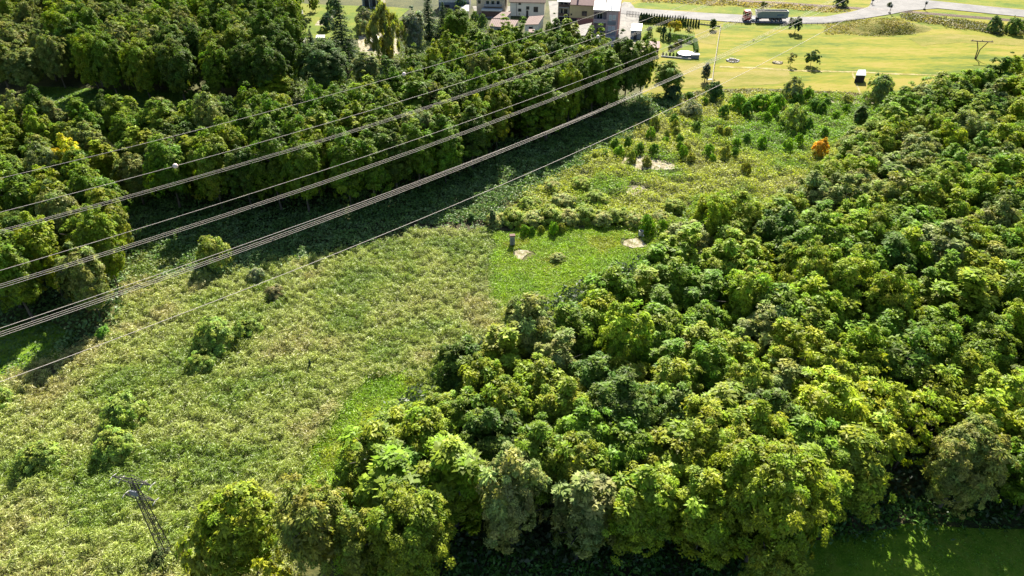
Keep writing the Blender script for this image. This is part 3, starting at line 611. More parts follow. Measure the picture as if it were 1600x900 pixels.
for px, py, w in SB:
    tn = random.choice(['bright green', 'dark green', 'bright green', 'dark green', 'olive'])
    t = {'bright green': (.17, .32, .012), 'dark green': (.10, .21, .016), 'olive': (.24, .28, .035)}[tn]
    bush_px(px, py, w * 1.08, vary(t), random.uniform(.85, 1.1) * (.7 if py < 170 else 1), 'marsh_bush', 'bush', 'small round bushes dotted over the marsh', nearest(ZS, px, py), None, tn, 'bush')
x, y = G(487, 580); tree(x, y, 2.2, .55, 'spruce', (.03, .06, .02), 'spruce_sapling', 'tree', None, label='tiny dark conifer sapling alone in the reed field', i=0)

# ---- ground cover nobody could count
def cover(name, pgs, dens, hgt, blade, cols, seed, upright=.35, m='reed', holes=(), mound_h=.5, patch=6.0, base=0.0, gap=.0, zf=None, lab=None, ms=1.6):
    """dense blades or leaves over a stretch of ground, heaped and parted by noise"""
    r = np.random.default_rng(seed); allP = []
    for pg in pgs:
        lo, hi = pg.min(0), pg.max(0); n = int((hi - lo).prod() * dens)
        P = r.uniform(lo, hi, (n, 2))
        J = np.stack([fbm(P[:, 0], P[:, 1], 5, seed) - .5, fbm(P[:, 0], P[:, 1], 5, seed + 9) - .5], 1) * 4.5
        P = P[inside(P + J + r.normal(0, .55, P.shape), pg)]; allP.append(P)
    P = np.concatenate(allP)
    for h in holes:
        J = np.stack([fbm(P[:, 0], P[:, 1], 2, seed + 21) - .5, fbm(P[:, 0], P[:, 1], 2, seed + 22) - .5], 1) * 3.5
        P = P[~inside(P + J, h) | (r.random(len(P)) < .05)]
    mh = fbm(P[:, 0], P[:, 1], ms, seed + 3); big = fbm(P[:, 0], P[:, 1], patch, seed + 5)
    if gap:
        keep = (mh + .25 * r.random(len(P))) > gap; P, mh, big = P[keep], mh[keep], big[keep]
    n = len(P); x, y = P[:, 0], P[:, 1]
    top = hgt * (.35 + mound_h * (mh - .5) * 2.2 + .5 * big)
    top = np.clip(top, .12 * hgt, None)
    z = base + top * r.uniform(.35, 1.0, n)
    if zf is not None: z = z + zf(x, y)
    fa = fbm(x, y, 9, seed + 7) * 9.0 + fbm(x, y, 2.2, seed + 8) * 4
    ang = fa + r.normal(0, .9, n)
    U = np.stack([np.cos(ang), np.sin(ang), r.normal(upright, .35, n)], 1); U = unit(U)
    N = unit(np.stack([r.normal(0, .6, n), r.normal(0, .6, n), np.ones(n)], 1))
    bw, bl = blade
    V, F = quads(np.stack([x, y, z], 1), N, U, bw * r.uniform(.6, 1.4, n), bl * r.uniform(.6, 1.4, n))
    cols = np.array(cols); k = len(cols)
    q = np.clip((fbm(x, y, patch, seed + 11) - .25) / .5 + r.normal(0, .11, n), 0, .999) * k
    tone = cols[q.astype(int)] * r.uniform(.65, 1.35, (n, 1)) * (.75 + .5 * mh[:, None])
    o = link(name, np_mesh(name, V, F, M[m], tone)); tag(o, lab, kind='stuff'); return o
REED = poly([(-60, 605), (105, 562), (190, 510), (200, 440), (330, 436), (430, 415), (560, 390), (640, 362), (766, 362), (768, 470), (800, 490), (760, 560), (690, 610), (650, 590), (572, 590), (530, 645), (462, 775), (470, 830), (420, 990), (-90, 990)])
SAGE = [(.16, .245, .012), (.23, .30, .022), (.275, .335, .05), (.31, .355, .08), (.285, .345, .045), (.335, .355, .10), (.31, .295, .08)]
cover("reed_bed", [REED], 135, 1.6, (.07, .52), SAGE, 51, patch=7, gap=.33, mound_h=.55, ms=.85, lab='pale swaying reeds filling the field')
LUSH = poly([(552, 574), (690, 572), (680, 640), (620, 700), (640, 900), (540, 900), (520, 800), (440, 785), (500, 675), (530, 610)])
CLEAR = poly([(766, 362), (900, 352), (1005, 350), (1070, 372), (1040, 430), (900, 500), (790, 530), (760, 490)])
GRN = [(.18, .32, .004), (.23, .38, .005), (.28, .41, .010), (.20, .34, .004), (.30, .36, .012)]
holes_c = [poly(SANDS[2]), poly(SANDS[3])]
cover("lush_grass", [LUSH], 120, .55, (.075, .42), GRN, 61, patch=5, m='herb', lab='bright green grass strip beside the reeds')
cover("clearing_grass", [CLEAR], 100, .4, (.085, .40), GRN, 62, patch=7, m='herb', holes=holes_c, lab='bright green grass of the clearing')
NET = poly([(198, 385), (318, 384), (345, 425), (300, 440), (198, 470)])
cover("nettle_patch", [NET], 70, 1.2, (.2, .35), [(.10, .19, .02), (.15, .22, .03), (.18, .22, .05)], 63, m='herb', lab='light green nettles in front of the belt')
cover("yellow_weeds", [poly([(30, 640), (70, 600), (90, 615), (85, 655), (25, 680)])], 60, .8, (.14, .4), [(.30, .29, .03), (.26, .27, .05)], 64, m='herb', lab='yellow weeds near the left photo edge')
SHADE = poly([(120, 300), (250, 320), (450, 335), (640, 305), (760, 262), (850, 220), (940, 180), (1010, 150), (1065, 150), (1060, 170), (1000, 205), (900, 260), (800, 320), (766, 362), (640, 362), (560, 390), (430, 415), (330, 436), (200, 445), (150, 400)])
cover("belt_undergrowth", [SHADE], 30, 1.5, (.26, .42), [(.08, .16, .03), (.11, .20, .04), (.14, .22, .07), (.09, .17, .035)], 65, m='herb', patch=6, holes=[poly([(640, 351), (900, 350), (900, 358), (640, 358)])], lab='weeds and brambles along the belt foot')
MARSH = poly([(766, 356), (800, 318), (900, 258), (1000, 205), (1062, 165), (1120, 150), (1240, 146), (1400, 156), (1345, 215), (1330, 270), (1330, 330), (1240, 380), (1120, 410), (1050, 372), (1000, 356), (900, 352), (820, 352)])
MC = [(.15, .28, .012), (.22, .34, .015), (.18, .27, .018), (.29, .36, .02), (.36, .39, .03), (.32, .36, .06), (.36, .39, .11), (.29, .30, .05)]
hs = [poly(s) for s in (SANDS[0], SANDS[1], SANDS[4], SANDS[5])] + [poly([(640, 350), (900, 349), (1010, 350), (1010, 358), (640, 357)])]
cover("marsh_vegetation", [MARSH], 44, 1.5, (.16, .42), MC, 66, m='herb', patch=15, ms=2.2, gap=.34, holes=hs, mound_h=.75, lab='mixed reeds and herbs of the marsh')
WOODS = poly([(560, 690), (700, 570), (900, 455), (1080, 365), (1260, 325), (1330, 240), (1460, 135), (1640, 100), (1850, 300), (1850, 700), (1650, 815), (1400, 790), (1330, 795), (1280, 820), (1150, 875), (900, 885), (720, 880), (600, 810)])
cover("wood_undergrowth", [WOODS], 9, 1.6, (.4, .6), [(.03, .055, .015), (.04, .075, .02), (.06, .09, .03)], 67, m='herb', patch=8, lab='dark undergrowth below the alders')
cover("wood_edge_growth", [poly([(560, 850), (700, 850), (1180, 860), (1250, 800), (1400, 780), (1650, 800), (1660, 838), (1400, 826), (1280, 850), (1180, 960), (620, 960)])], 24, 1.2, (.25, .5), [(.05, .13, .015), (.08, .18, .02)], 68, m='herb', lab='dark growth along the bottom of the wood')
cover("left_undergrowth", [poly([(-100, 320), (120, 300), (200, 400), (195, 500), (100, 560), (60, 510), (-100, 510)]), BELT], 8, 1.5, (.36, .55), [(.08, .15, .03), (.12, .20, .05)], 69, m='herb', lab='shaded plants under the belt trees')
cover("lawn_grass", [poly([(1250, 835), (1400, 820), (1650, 840), (1700, 960), (1230, 960)])], 60, .18, (.10, .35), [(.10, .22, .008), (.14, .26, .012), (.18, .27, .015)], 70, m='herb', lab='rough lawn in the shade at the bottom right')
cover("verge_scrub", [poly([(1405, 22), (1440, 24), (1600, 44), (1700, 52), (1700, 62), (1560, 54), (1460, 38), (1410, 30)])], 12, .9, (.4, .6), [(.09, .10, .03), (.14, .14, .04), (.20, .17, .07)], 71, m='herb', lab='rough scrub below the railway')
cx_, cy_ = G(1378, 44)
cover("mound_grass", [poly([(1290, 40), (1340, 32), (1395, 28), (1425, 38), (1425, 54), (1380, 57), (1290, 54)])], 16, .3, (.2, .5), [(.13, .14, .02), (.19, .18, .03), (.24, .20, .05)], 72, m='herb', zf=lambda x, y: 2.5 * np.clip(1 - ((x - cx_) / 17) ** 2 - ((y - cy_) / 8.5) ** 2, 0, 1) ** 1.3, lab='rough brown grass on the earth mound')
cover("railway_weeds", [poly([(1000, -8), (1140, 1), (1240, 8), (1330, 15), (1320, 20), (1240, 15), (1140, 9), (1000, 3)])], 5, .5, (.5, .7), [(.17, .15, .04), (.24, .20, .07), (.30, .24, .10)], 73, m='herb', lab='dry grass along the railway')
cover("meadow_edge", [poly([(1010, 165), (1070, 148), (1120, 140), (1400, 147), (1480, 140), (1400, 156), (1240, 149), (1120, 153), (1060, 166)])], 14, .7, (.3, .5), [(.16, .17, .02), (.22, .20, .04), (.13, .15, .03), (.20, .15, .06)], 74, m='herb', lab='long grass where meadow meets marsh')
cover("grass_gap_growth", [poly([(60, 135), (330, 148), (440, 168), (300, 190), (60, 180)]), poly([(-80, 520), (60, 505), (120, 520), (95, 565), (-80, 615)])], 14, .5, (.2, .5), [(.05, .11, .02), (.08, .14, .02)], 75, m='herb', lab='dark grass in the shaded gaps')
cover("garden_scrub", [poly([(445, 60), (530, 64), (570, 85), (620, 90), (640, 40), (700, 30), (745, 30), (765, 48), (700, 80), (640, 125), (560, 165), (430, 172), (440, 120)])], 14, 1.2, (.3, .5), [(.08, .14, .03), (.12, .19, .04), (.17, .22, .06)], 77, m='herb', lab='tangled scrub between garden and belt')
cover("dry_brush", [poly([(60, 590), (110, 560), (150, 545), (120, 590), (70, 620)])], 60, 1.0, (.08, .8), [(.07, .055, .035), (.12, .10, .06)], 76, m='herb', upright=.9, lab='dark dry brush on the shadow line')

# ------------------------------------------------------------------ power lines
AZ = math.radians(51.1); DV = np.array([math.sin(AZ), math.cos(AZ)]); NV = np.array([-DV[1], DV[0]])
def wire_pt(off, q, s, dn=0, dz=0):
    xy = DV * s + NV * (off + dn); return (float(xy[0]), float(xy[1]), float(q[0] * s * s + q[1] * s + q[2] + dz))
S0, S1 = -70, 185
def wire(off, q, r, dn=0, dz=0):
    mb = MB(); n = 64; mb.tube([wire_pt(off, q, S0 + (S1 - S0) * i / n, dn, dz) for i in range(n + 1)], r, 5); return mb
def wire_thing(name, off, q, r, label):
    p0 = wire_pt(off, q, 0); e = empty(name, p0, 0, label, 'power line', 'high-voltage wires over the valley'); return e, p0
def put(mb, name, m, root, p0):
    bmesh.ops.translate(mb.bm, verts=list(mb.bm.verts), vec=[-c for c in p0]); return mb.build(name, m, root, True)
WIRES = [('overhead_wire', 81.5, (5.4e-4, -.01096, 33.03), 1, 'topmost single wire, carrying one pale marker ball above the belt', [47]),
         ('overhead_wire', 73.5, (5.5e-4, -.01016, 33.0), 1, 'second single wire from the top, with two pale marker balls', [14.2, 75.6]),
         ('wire_bundle', 82.7, (5.5e-4, -.01294, 26.99), 3, 'uppermost bundle of three wires, crossing the belt treetops', []),
         ('overhead_wire', 68.3, (5.2e-4, -.00556, 30.0), 1, 'single wire running between the upper and middle wire bundles', []),
         ('wire_bundle', 71.2, (5.8e-4, -.00627, 27.0), 3, 'middle bundle of three wires across the shaded belt front', []),
         ('overhead_wire', 59.0, (5.3e-4, -.00206, 29.9), 1, 'single wire hugging the top of the lowest wire bundle', []),
         ('wire_bundle', 63.2, (6.0e-4, -.00114, 26.88), 3, 'lowest bundle of three wires, crossing the nettle patch', []),
         ('overhead_wire', 51.7, (6.9e-4, -.00136, 30.0), 1, 'lowest single wire, running alone over the reed field', [])]
for nm, off, q, n, lb, balls in WIRES:
    root, p0 = wire_thing(nm, off, q, .03, lb)
    if n == 1:
        put(wire(off, q, .023), 'conductor', M['alu'], root, p0)
        for s in balls:
            c = wire_pt(off, q, s); mb = MB().ball(c, .27, 16)
            put(mb, 'marker_ball', M['ball'], root, p0)
    else:
        for dn, dz in ((-.17, .10), (.17, .10), (0, -.20)):
            put(wire(off, q, .018, dn, dz), 'conductor', M['alu'], root, p0)
        for s in np.arange(-62, 180, 27.0) + off % 7:
            mb = MB(); a = [wire_pt(off, q, s, dn, dz) for dn, dz in ((-.17, .10), (.17, .10), (0, -.20))]
            for i in range(3): mb.bar(a[i], a[(i + 1) % 3], .035)
            put(mb, 'spacer', M['steel'], root, p0)

# ------------------------------------------------------------------ lattice pylon in the reeds
def pylon():
    x, y = G(262, 866); H = 11.9
    root = empty('lattice_pylon', (x, y, 0), math.radians(-14), 'small steel lattice pylon standing in the reeds at lower left', 'pylon')
    def half(z): return .42 - .24 * z / H
    legs = MB(); 
    for sx, sy in ((-1, -1), (1, -1), (1, 1), (-1, 1)):
        mb = MB(); mb.bar((sx * half(0), sy * half(0), -.1), (sx * half(H), sy * half(H), H), .048); mb.build('leg', M['steel'], root)
    br = MB(); n = 15
    for k in range(n):
        z0, z1 = H * k / n, H * (k + 1) / n; a, b = half(z0), half(z1)
        c0 = [(-a, -a, z0), (a, -a, z0), (a, a, z0), (-a, a, z0)]; c1 = [(-b, -b, z1), (b, -b, z1), (b, b, z1), (-b, b, z1)]
        for i in range(4):
            j = (i + 1) % 4
            br.bar(c0[i] if k % 2 else c0[j], c1[j] if k % 2 else c1[i], .022); br.bar(c1[i], c1[j], .018)
    br.build('bracing', M['steel'], root)
    for z, L in ((H - .15, 2.15), (H - 2.6, 1.7)):
        mb = MB()
        for sy in (-.25, .25):
            mb.bar((-L, 0, z), (0, sy, z), .05); mb.bar((L, 0, z), (0, sy, z), .05); mb.bar((-L, 0, z), (0, sy, z + .55), .035); mb.bar((L, 0, z), (0, sy, z + .55), .035)
        mb.build('cross_arm', M['steel'], root)
        for sx in (-1, -.55, .55, 1):
            if z < H - 1 and abs(sx) < 1: continue
            mb = MB()
            for sy in (-1, 1):
                mb.tube([(sx * L, 0, z), (sx * L, sy * .25, z - .1), (sx * L, sy * .5, z - .16)], [.03, .05, .03], 6)
            mb.build('insulator', M['greywall'], root, True)
    mb = MB(); mb.box(-.35, .35, -.46, -.28, H - 1.9, H - 1.2)
    mb.build('switch_box', M['bluegrey'], root, bevel=.02)
    mb = MB(); mb.box(-.85, .85, -.85, .85, -.2, .25); mb.build('footing', M['concrete'], root, bevel=.03)
    bush(x - .3, y - 1.2, 1.5, 1.3, (.07, .10, .025), 'bush', 'bush', None, label='dark scrub tangled round the foot of the lattice pylon')
    bush(x + 1.9, y - .1, .7, .6, (.22, .17, .14), 'bush', 'bush', None, label='dry pinkish plant right of the pylon foot')
pylon()

# ------------------------------------------------------------------ buildings
def window(root, x0, x1, z0, z1, y=0, frame=M['whitepaint'], glass=M['glass'], bars=1, name='window'):
    """frame round a recessed pane; facade plane at y (front is -y)"""
    t = .09; mb = MB()
    mb.box(x0, x1, y - .06, y + .05, z0, z0 + t); mb.box(x0, x1, y - .06, y + .05, z1 - t, z1)
    mb.box(x0, x0 + t, y - .06, y + .05, z0 + t, z1 - t); mb.box(x1 - t, x1, y - .06, y + .05, z0 + t, z1 - t)
    for k in range(bars):
        xm = x0 + (x1 - x0) * (k + 1) / (bars + 1); mb.box(xm - .04, xm + .04, y - .05, y + .05, z0 + t, z1 - t)
    w = mb.build(name, frame, root)
    MB().box(x0 + t, x1 - t, y - .025, y + .015, z0 + t, z1 - t).build('pane', glass, w)
    return w
def gable(root, W_, D, z, rise, m, over=.4, ridge='x', name='roof', th=.16, x0=0, y0=0):
    """pitched roof with the ridge along x or y"""
    mb = MB()
    xa, xb, ya, yb = x0 - over, x0 + W_ + over, y0 - over, y0 + D + over
    if ridge == 'x':
        ym = (ya + yb) / 2; e = z - .1
        for y1 in (ya, yb):
            mb.hexa([(xa, y1, e), (xb, y1, e), (xb, ym, z + rise), (xa, ym, z + rise)] if y1 == ya else [(xa, ym, z + rise), (xb, ym, z + rise), (xb, y1, e), (xa, y1, e)],
                    [(xa, y1, e + th), (xb, y1, e + th), (xb, ym, z + rise + th), (xa, ym, z + rise + th)] if y1 == ya else [(xa, ym, z + rise + th), (xb, ym, z + rise + th), (xb, y1, e + th), (xa, y1, e + th)])
    else:
        xm = (xa + xb) / 2; e = z - .1
        mb.hexa([(xa, ya, e), (xm, ya, z + rise), (xm, yb, z + rise), (xa, yb, e)], [(xa, ya, e + th), (xm, ya, z + rise + th), (xm, yb, z + rise + th), (xa, yb, e + th)])
        mb.hexa([(xm, ya, z + rise), (xb, ya, e), (xb, yb, e), (xm, yb, z + rise)], [(xm, ya, z + rise + th), (xb, ya, e + th), (xb, yb, e + th), (xm, yb, z + rise + th)])
    return mb.build(name, m, root)
def gable_wall(root, W_, D, z, rise, m, ridge='x'):
    mb = MB()
    if ridge == 'x':
        for x in (0.05, W_ - .15):
            v = [(x, 0.05, z), (x, D - .05, z), (x, D / 2, z + rise - .12)]
            a = [mb.bm.verts.new(p) for p in v]; b = [mb.bm.verts.new((p[0] + .1, p[1], p[2])) for p in v]
            mb.bm.faces.new(a); mb.bm.faces.new(b[::-1])
            for i in range(3): mb.bm.faces.new((a[i], a[(i + 1) % 3], b[(i + 1) % 3], b[i]))
    else:
        for y in (0.05, D - .15):
            v = [(0.05, y, z), (W_ - .05, y, z), (W_ / 2, y, z + rise - .12)]
            a = [mb.bm.verts.new(p) for p in v]; b = [mb.bm.verts.new((p[0], p[1] + .1, p[2])) for p in v]
            mb.bm.faces.new(a); mb.bm.faces.new(b[::-1])
            for i in range(3): mb.bm.faces.new((a[i], a[(i + 1) % 3], b[(i + 1) % 3], b[i]))
    return mb.build('gable', m, root)

# brick house with the white roof
A = Vector((*G(926, 57), 0)); B = Vector((*G(963, 59), 0)); rz = math.atan2(B.y - A.y, B.x - A.x); Wd = (B - A).length
def brick_house():
    r = empty('brick_house', A, rz, 'tall brick house with a bright white sheet roof at the right of the row', 'house')
    H = ZT(15, A.y); D = 14; xs = Wd * .52
    MB().box(xs, Wd, 0, D, 0, H).build('wall', M['mauve'], r)
    w = MB().box(0, xs, 2.2, D - .01, 0, H).build('wall', M['mauve'], r)
    MB().box(Wd, Wd + .12, -.02, D, 0, H).build('side_wall', M['brick'], r)['label'] = 'red brick side wall'
    MB().box(-.12, 0, 0, D, 0, H).build('side_wall', M['mauve'], r)
    MB().box(0, xs, 0, 2.2, H * .52, H * .52 + .22).build('balcony_floor', M['concrete'], r)
    MB().box(0, xs, 0, .1, H * .52 + .22, H * .52 + 1.2).build('balcony_front', M['mauve'], r)
    MB().box(0, xs, 0, .12, H * .92, H).build('lintel', M['mauve'], r)
    for k, (z0, z1) in enumerate(((H * .24, H * .42), (H * .62, H * .83))):
        window(r, xs + .8, xs + 1.7, z0, z1, 0, glass=M['paleglass'], bars=0); window(r, xs + 1.95, xs + 3.0, z0 + .35, z1, 0, glass=M['paleglass'], bars=0)
        MB().box(xs + .5, Wd - .5, -.08, .02, z0 - 1.25, z0 - .1).build('apron_panel', M['bluegrey'], r)
    MB().box(1.0, 2.0, 2.1, 2.3, .1, 2.2).build('door', M['dark'], r); window(r, 2.4, 3.3, 1.0, 2.3, 2.2, bars=0)
    window(r, .8, 2.6, H * .6, H * .82, 2.2, bars=1)
    MB().box(xs + .2, Wd - .2, -1.5, 0, 0, .3).build('step', M['concrete'], r)
    rf = gable(r, Wd, D, H, 3.0, M['roofwhite'], .35); gable_wall(r, Wd, D, H, 3.0, M['brick'])
    for x, y in ((3.4, 3.4), (5.3, 2.4)):
        z = H + 3.0 * (y + .35) / (D / 2 + .35)
        MB().tube([(x, y, z - .3), (x, y, z + 1.0)], .16, 8).build('roof_vent', M['dark'], rf)
brick_house()

def yellow_house():
    A = Vector((*G(889, 38), 0)); B = Vector((*G(927, 40), 0)); r = empty('yellow_house', A, math.atan2(B.y - A.y, B.x - A.x), 'yellow rendered house with a dark red roof next to the brick house', 'house')
    Wd = (B - A).length; H = ZT(7, A.y) ; D = 11
    MB().box(0, Wd, 0, D, 2.3, H).build('wall', M['yellow'], r)
    MB().box(.0, Wd, .05, D - .05, 0, 2.3).build('base_wall', M['brick'], r)
    MB().box(.6, 2.6, -.03, .06, .1, 2.1).build('garage_door', M['dark'], r)
    for x0, x1, z0, z1, b in ((.4, .9, 3.0, 3.6, 0), (4.2, 6.0, 3.0, 4.6, 1), (.4, .9, 6.0, 6.6, 0), (5.3, 7.2, 6.3, 7.9, 1), (2.9, 3.5, 6.4, 7.6, 0)):
        if z1 < H: window(r, x0, x1, z0, z1, 0, M['brown'], bars=b)
    rf = gable(r, Wd, D, H, 3.2, M['roofmaroon'], .35); gable_wall(r, Wd, D, H, 3.2, M['yellow'])
    MB().box(2.2, 2.8, 1.6, 2.2, H + .4, H + 2.4).build('chimney', M['concrete'], rf)
yellow_house()
def beige_block():
    A = Vector((*G(871, 37), 0)); B = Vector((*G(888, 38), 0)); r = empty('beige_house', A, math.atan2(B.y - A.y, B.x - A.x), 'narrow beige house with two stacked balconies left of the yellow house', 'house')
    Wd = (B - A).length; H = ZT(1, A.y + 1); D = 9
    MB().box(0, Wd, 1.3, D, 0, H).build('wall', M['beige'], r)
    MB().box(0, .2, 0, 1.3, 0, H).build('side_wall', M['beige'], r)
    for z in (2.4, 5.3):
        MB().box(.2, Wd, 0, 1.3, z, z + .2).build('balcony_floor', M['concrete'], r)
        MB().box(.2, Wd, 0, .08, z + .2, z + 1.15).build('railing', M['brown'], r)
        window(r, .8, 1.5, z + .3, z + 2.2, 1.3, M['brown'], bars=0, name='balcony_door'); window(r, 1.9, 3.1, z + .9, z + 2.2, 1.3, M['brown'])
    MB().box(.3, Wd, 1.25, 1.32, .1, 2.1).build('garage_door', M['dark'], r)
    gable(r, Wd, D, H, 1.6, M['roofwhite'], .3)
beige_block()
def white_house():
    A = Vector((*G(797, 25), 0)); B = Vector((*G(850, 26), 0)); r = empty('white_house', A, math.atan2(B.y - A.y, B.x - A.x), 'white two-storey house with small dark windows and a brown eave', 'house')
    Wd = (B - A).length; H = ZT(3, A.y); D = 12
    MB().box(0, Wd, 0, D, 0, H).build('wall', M['white'], r)
    MB().box(Wd, Wd + .1, .01, D, 0, H).build('side_wall', M['cream'], r)
    k = Wd / 53.
    for px, py, w, h, b in ((812, 5, 4, 4, 0), (824.5, 12, 5, 4.5, 0), (837, 14, 7, 7, 1), (812, 15.5, 5, 4, 0), (846, 12, 0, 0, 0)):
        if w: 
            z = ZT(py, A.y); window(r, (px - 797 - w / 2) * k, (px - 797 + w / 2) * k, z - h * .13, min(z + h * .13, H - .1), 0, M['brown'], bars=b)
    MB().box(25 * k, 28.5 * k, -.04, .05, .05, 2.0).build('door', M['dark'], r)
    MB().tube([(10 * k, -.08, .1), (10 * k, -.08, H)], .06, 6).build('downpipe', M['brown'], r)
    gable(r, Wd, D, H, 3.2, M['brown'], .5); gable_wall(r, Wd, D, H, 3.2, M['white'])
white_house()
def balcony_house():
    A = Vector((*G(745, 21), 0)); B = Vector((*G(789, 22), 0)); r = empty('balcony_house', A, math.atan2(B.y - A.y, B.x - A.x), 'brown and beige house with a long balcony and white-edged terrace', 'house')
    Wd = (B - A).length; H = ZT(-9, A.y); D = 11
    MB().box(0, Wd, 0, D, 0, H).build('wall', M['beige'], r)
    x0, x1 = Wd * .27, Wd * .9
    for z in (2.5, 5.2):
        MB().box(x0, x1, -1.2, 0, z, z + .2).build('balcony_floor', M['brown'], r)
        MB().box(x0, x1, -1.25, -1.17, z + .2, z + 1.1).build('railing', M['brown'] if z > 3 else M['greywall'], r)
        for k in range(3): window(r, x0 + .6 + 1.9 * k, x0 + 1.9 + 1.9 * k, z + .5, z + 2.0, 0, M['whitepaint'], bars=0)
    window(r, .5, 1.5, 3.4, 4.6, 0, M['brown'], bars=0)
    gable(r, Wd, D, H, 3, M['roofmaroon'], .5); gable_wall(r, Wd, D, H, 3, M['beige'])
    t = MB(); t.box(x0 - .6, x1 + .4, -4.4, -.02, 1.9, 2.15); t.build('terrace', M['concrete'], r)
    MB().box(x0 - .4, x1 + .2, -4.2, -.02, 0, 1.9).build('cellar_wall', M['brown'], r)
    MB().box(x0 - .6, x1 + .4, -4.45, -4.38, 2.15, 2.5).build('parapet', M['whitepaint'], r)
balcony_house()
def left_block():
    A = Vector((*G(686, 17), 0)); B = Vector((*G(734, 17), 0)); r = empty('white_block', A, math.atan2(B.y - A.y, B.x - A.x), 'white house with a grey-blue ground floor at the left end of the row', 'house')
    Wd = (B - A).length; H = ZT(-12, A.y); D = 10
    MB().box(0, Wd, 0, D, 3.0, H).build('wall', M['white'], r)
    MB().box(.02, Wd - .02, -.3, D - .02, 0, 3.0).build('base_wall', M['bluegrey'], r)
    window(r, 4.5, 6.5, 4.0, 5.2, 0, M['brown']); window(r, 8.5, 9.8, 4.0, 5.2, 0, M['brown'])
    MB().box(1.5, 4, -.34, -.28, .1, 2.2).build('garage_door', M['dark'], r)
    gable(r, Wd, D, H, 3, M['roofgrey'], .5)
left_block()
def top_house():
    A = Vector((*G(566, 12), 0)); B = Vector((*G(596, 12), 0)); r = empty('open_barn', A, math.atan2(B.y - A.y, B.x - A.x), 'dark-fronted outbuilding with pale posts behind the garden lawn', 'shed')
    Wd = (B - A).length; H = ZT(-8, A.y); D = 9
    MB().box(0, Wd, 1.8, D, 0, H).build('wall', M['bluegrey'], r)
    MB().box(Wd, Wd + .15, 0, D, 0, H).build('side_wall', M['cream'], r)
    for x in (.1, Wd * .38, Wd * .74): MB().box(x, x + .2, 0, .2, 0, H).build('post', M['whitepaint'], r)
    MB().box(.8, 2.8, 1.72, 1.82, .1, 2.3).build('door', M['dark'], r)
    MB().box(3.6, 5.6, 1.72, 1.82, .1, 2.3).build('door', M['dark'], r)
    gable(r, Wd, D, H, 2, M['roofgrey'], .4)
    for k in range(5):
        px = 568 + k * 6; x, y = G(px, 14); s = random.uniform(.35, .6)
        o = MB().lathe([(s * .8, 0), (s, s * .5), (s * .9, s), (s * .5, s * 1.1)], 10, (0, 0, 0)).build('barrel', [M['concrete'], M['brown'], M['bluegrey']][k % 3]); o.location = (x, y, 0)
        tag(o, ['pale', 'brown', 'grey'][k % 3] + ' tub before the outbuilding, ' + ['first', 'second', 'third', 'fourth', 'fifth'][k] + ' from the left', 'tub', 'tubs in front of the outbuilding')
top_house()

def slab_shed(name, label, cat, q, zf, zb, mroof, mwall, inset=.35, ridges=0, door=True):
    """shed from its roof corners: front-left, front-right, back-right, back-left"""
    P = [Vector((*G(*q[0], zf), zf)), Vector((*G(*q[1], zf), zf)), Vector((*G(*q[2], zb), zb)), Vector((*G(*q[3], zb), zb))]
    c = sum(P, Vector()) / 4; c.z = 0
    root = empty(name, c, 0, label, cat); P = [p - c for p in P]
    n = (P[1] - P[0]).cross(P[3] - P[0]).normalized()
    rb = MB().hexa(P, [p + n * .12 for p in P]); 
    rf = rb.build('roof', mroof, root)
    if ridges:
        mb = MB()
        for k in range(ridges + 1):
            t = k / ridges; a = P[0].lerp(P[1], t) + n * .13; b = P[3].lerp(P[2], t) + n * .13; mb.bar(a, b, .05)
        mb.build('roof_rib', mroof, rf)['kind'] = 'stuff'
    ctr = (P[0] + P[1] + P[2] + P[3]) / 4
    Q = []
    for p in P:
        d = Vector((ctr.x - p.x, ctr.y - p.y, 0)); L = d.length; s = p + d * (inset / max(L, .1)); Q.append(Vector((s.x, s.y, p.z - .06)))
    MB().hexa([Vector((p.x, p.y, 0)) for p in Q], Q).build('wall', mwall, root)
    if door:
        a, b = Q[0], Q[1]; u = (b - a); u.z = 0; L = u.length; u.normalize(); f = Vector((u.y, -u.x, 0))
        if f.y > 0: f = -f
        s = a + u * L * .32; e = a + u * L * .62; h = min(zf - .3, 2.0)
        pts = [Vector((p.x, p.y, .03)) for p in (s + f * .05, e + f * .05, e - f * .02, s - f * .02)]
        MB().hexa(pts, [p + Vector((0, 0, h)) for p in pts]).build('door', M['dark'], root)
    return root
slab_shed('low_outhouse', 'long red-brown roofed outhouse directly above the belt treetops', 'shed', [(764, 41), (803, 44.5), (810, 32), (768.5, 30)], 2.6, 3.4, M['roofred'], M['greywall'], ridges=14)
slab_shed('low_outhouse', 'smaller red-brown roof joining the terrace to the long outhouse', 'shed', [(770, 29), (790, 28.8), (799, 19), (784, 19)], 3.5, 4.0, M['roofred'], M['greywall'], ridges=6)
slab_shed('garage', 'red-brown roofed garage in front of the white house', 'garage', [(819, 39), (841, 38.5), (850, 24.5), (827, 26)], 2.7, 3.6, M['roofred'], M['white'], ridges=10)
slab_shed('lean_to', 'tiny red-brown roof peeking out below the garage', 'shed', [(826, 51), (834, 51), (836, 46), (826, 46)], 2.0, 2.3, M['roofred'], M['greywall'])
slab_shed('grey_shed', 'shed with a weathered grey corrugated roof below the yellow house', 'shed', [(896, 56), (914, 56), (925, 36), (901, 41)], 2.6, 3.4, M['roofgrey'], M['brown'], ridges=12)
slab_shed('brick_annex', 'small pale roofed annex beside the left dark spruce', 'shed', [(718, 17), (733, 18), (733, 8), (722, 8)], 2.8, 3.4, M['concrete'], M['beige'])
slab_shed('low_annex', 'rusty lean-to roof at the left end of the houses', 'shed', [(706, 13), (717, 12), (722, 7), (712, 9)], 2.4, 3.0, M['roofred'], M['greywall'])
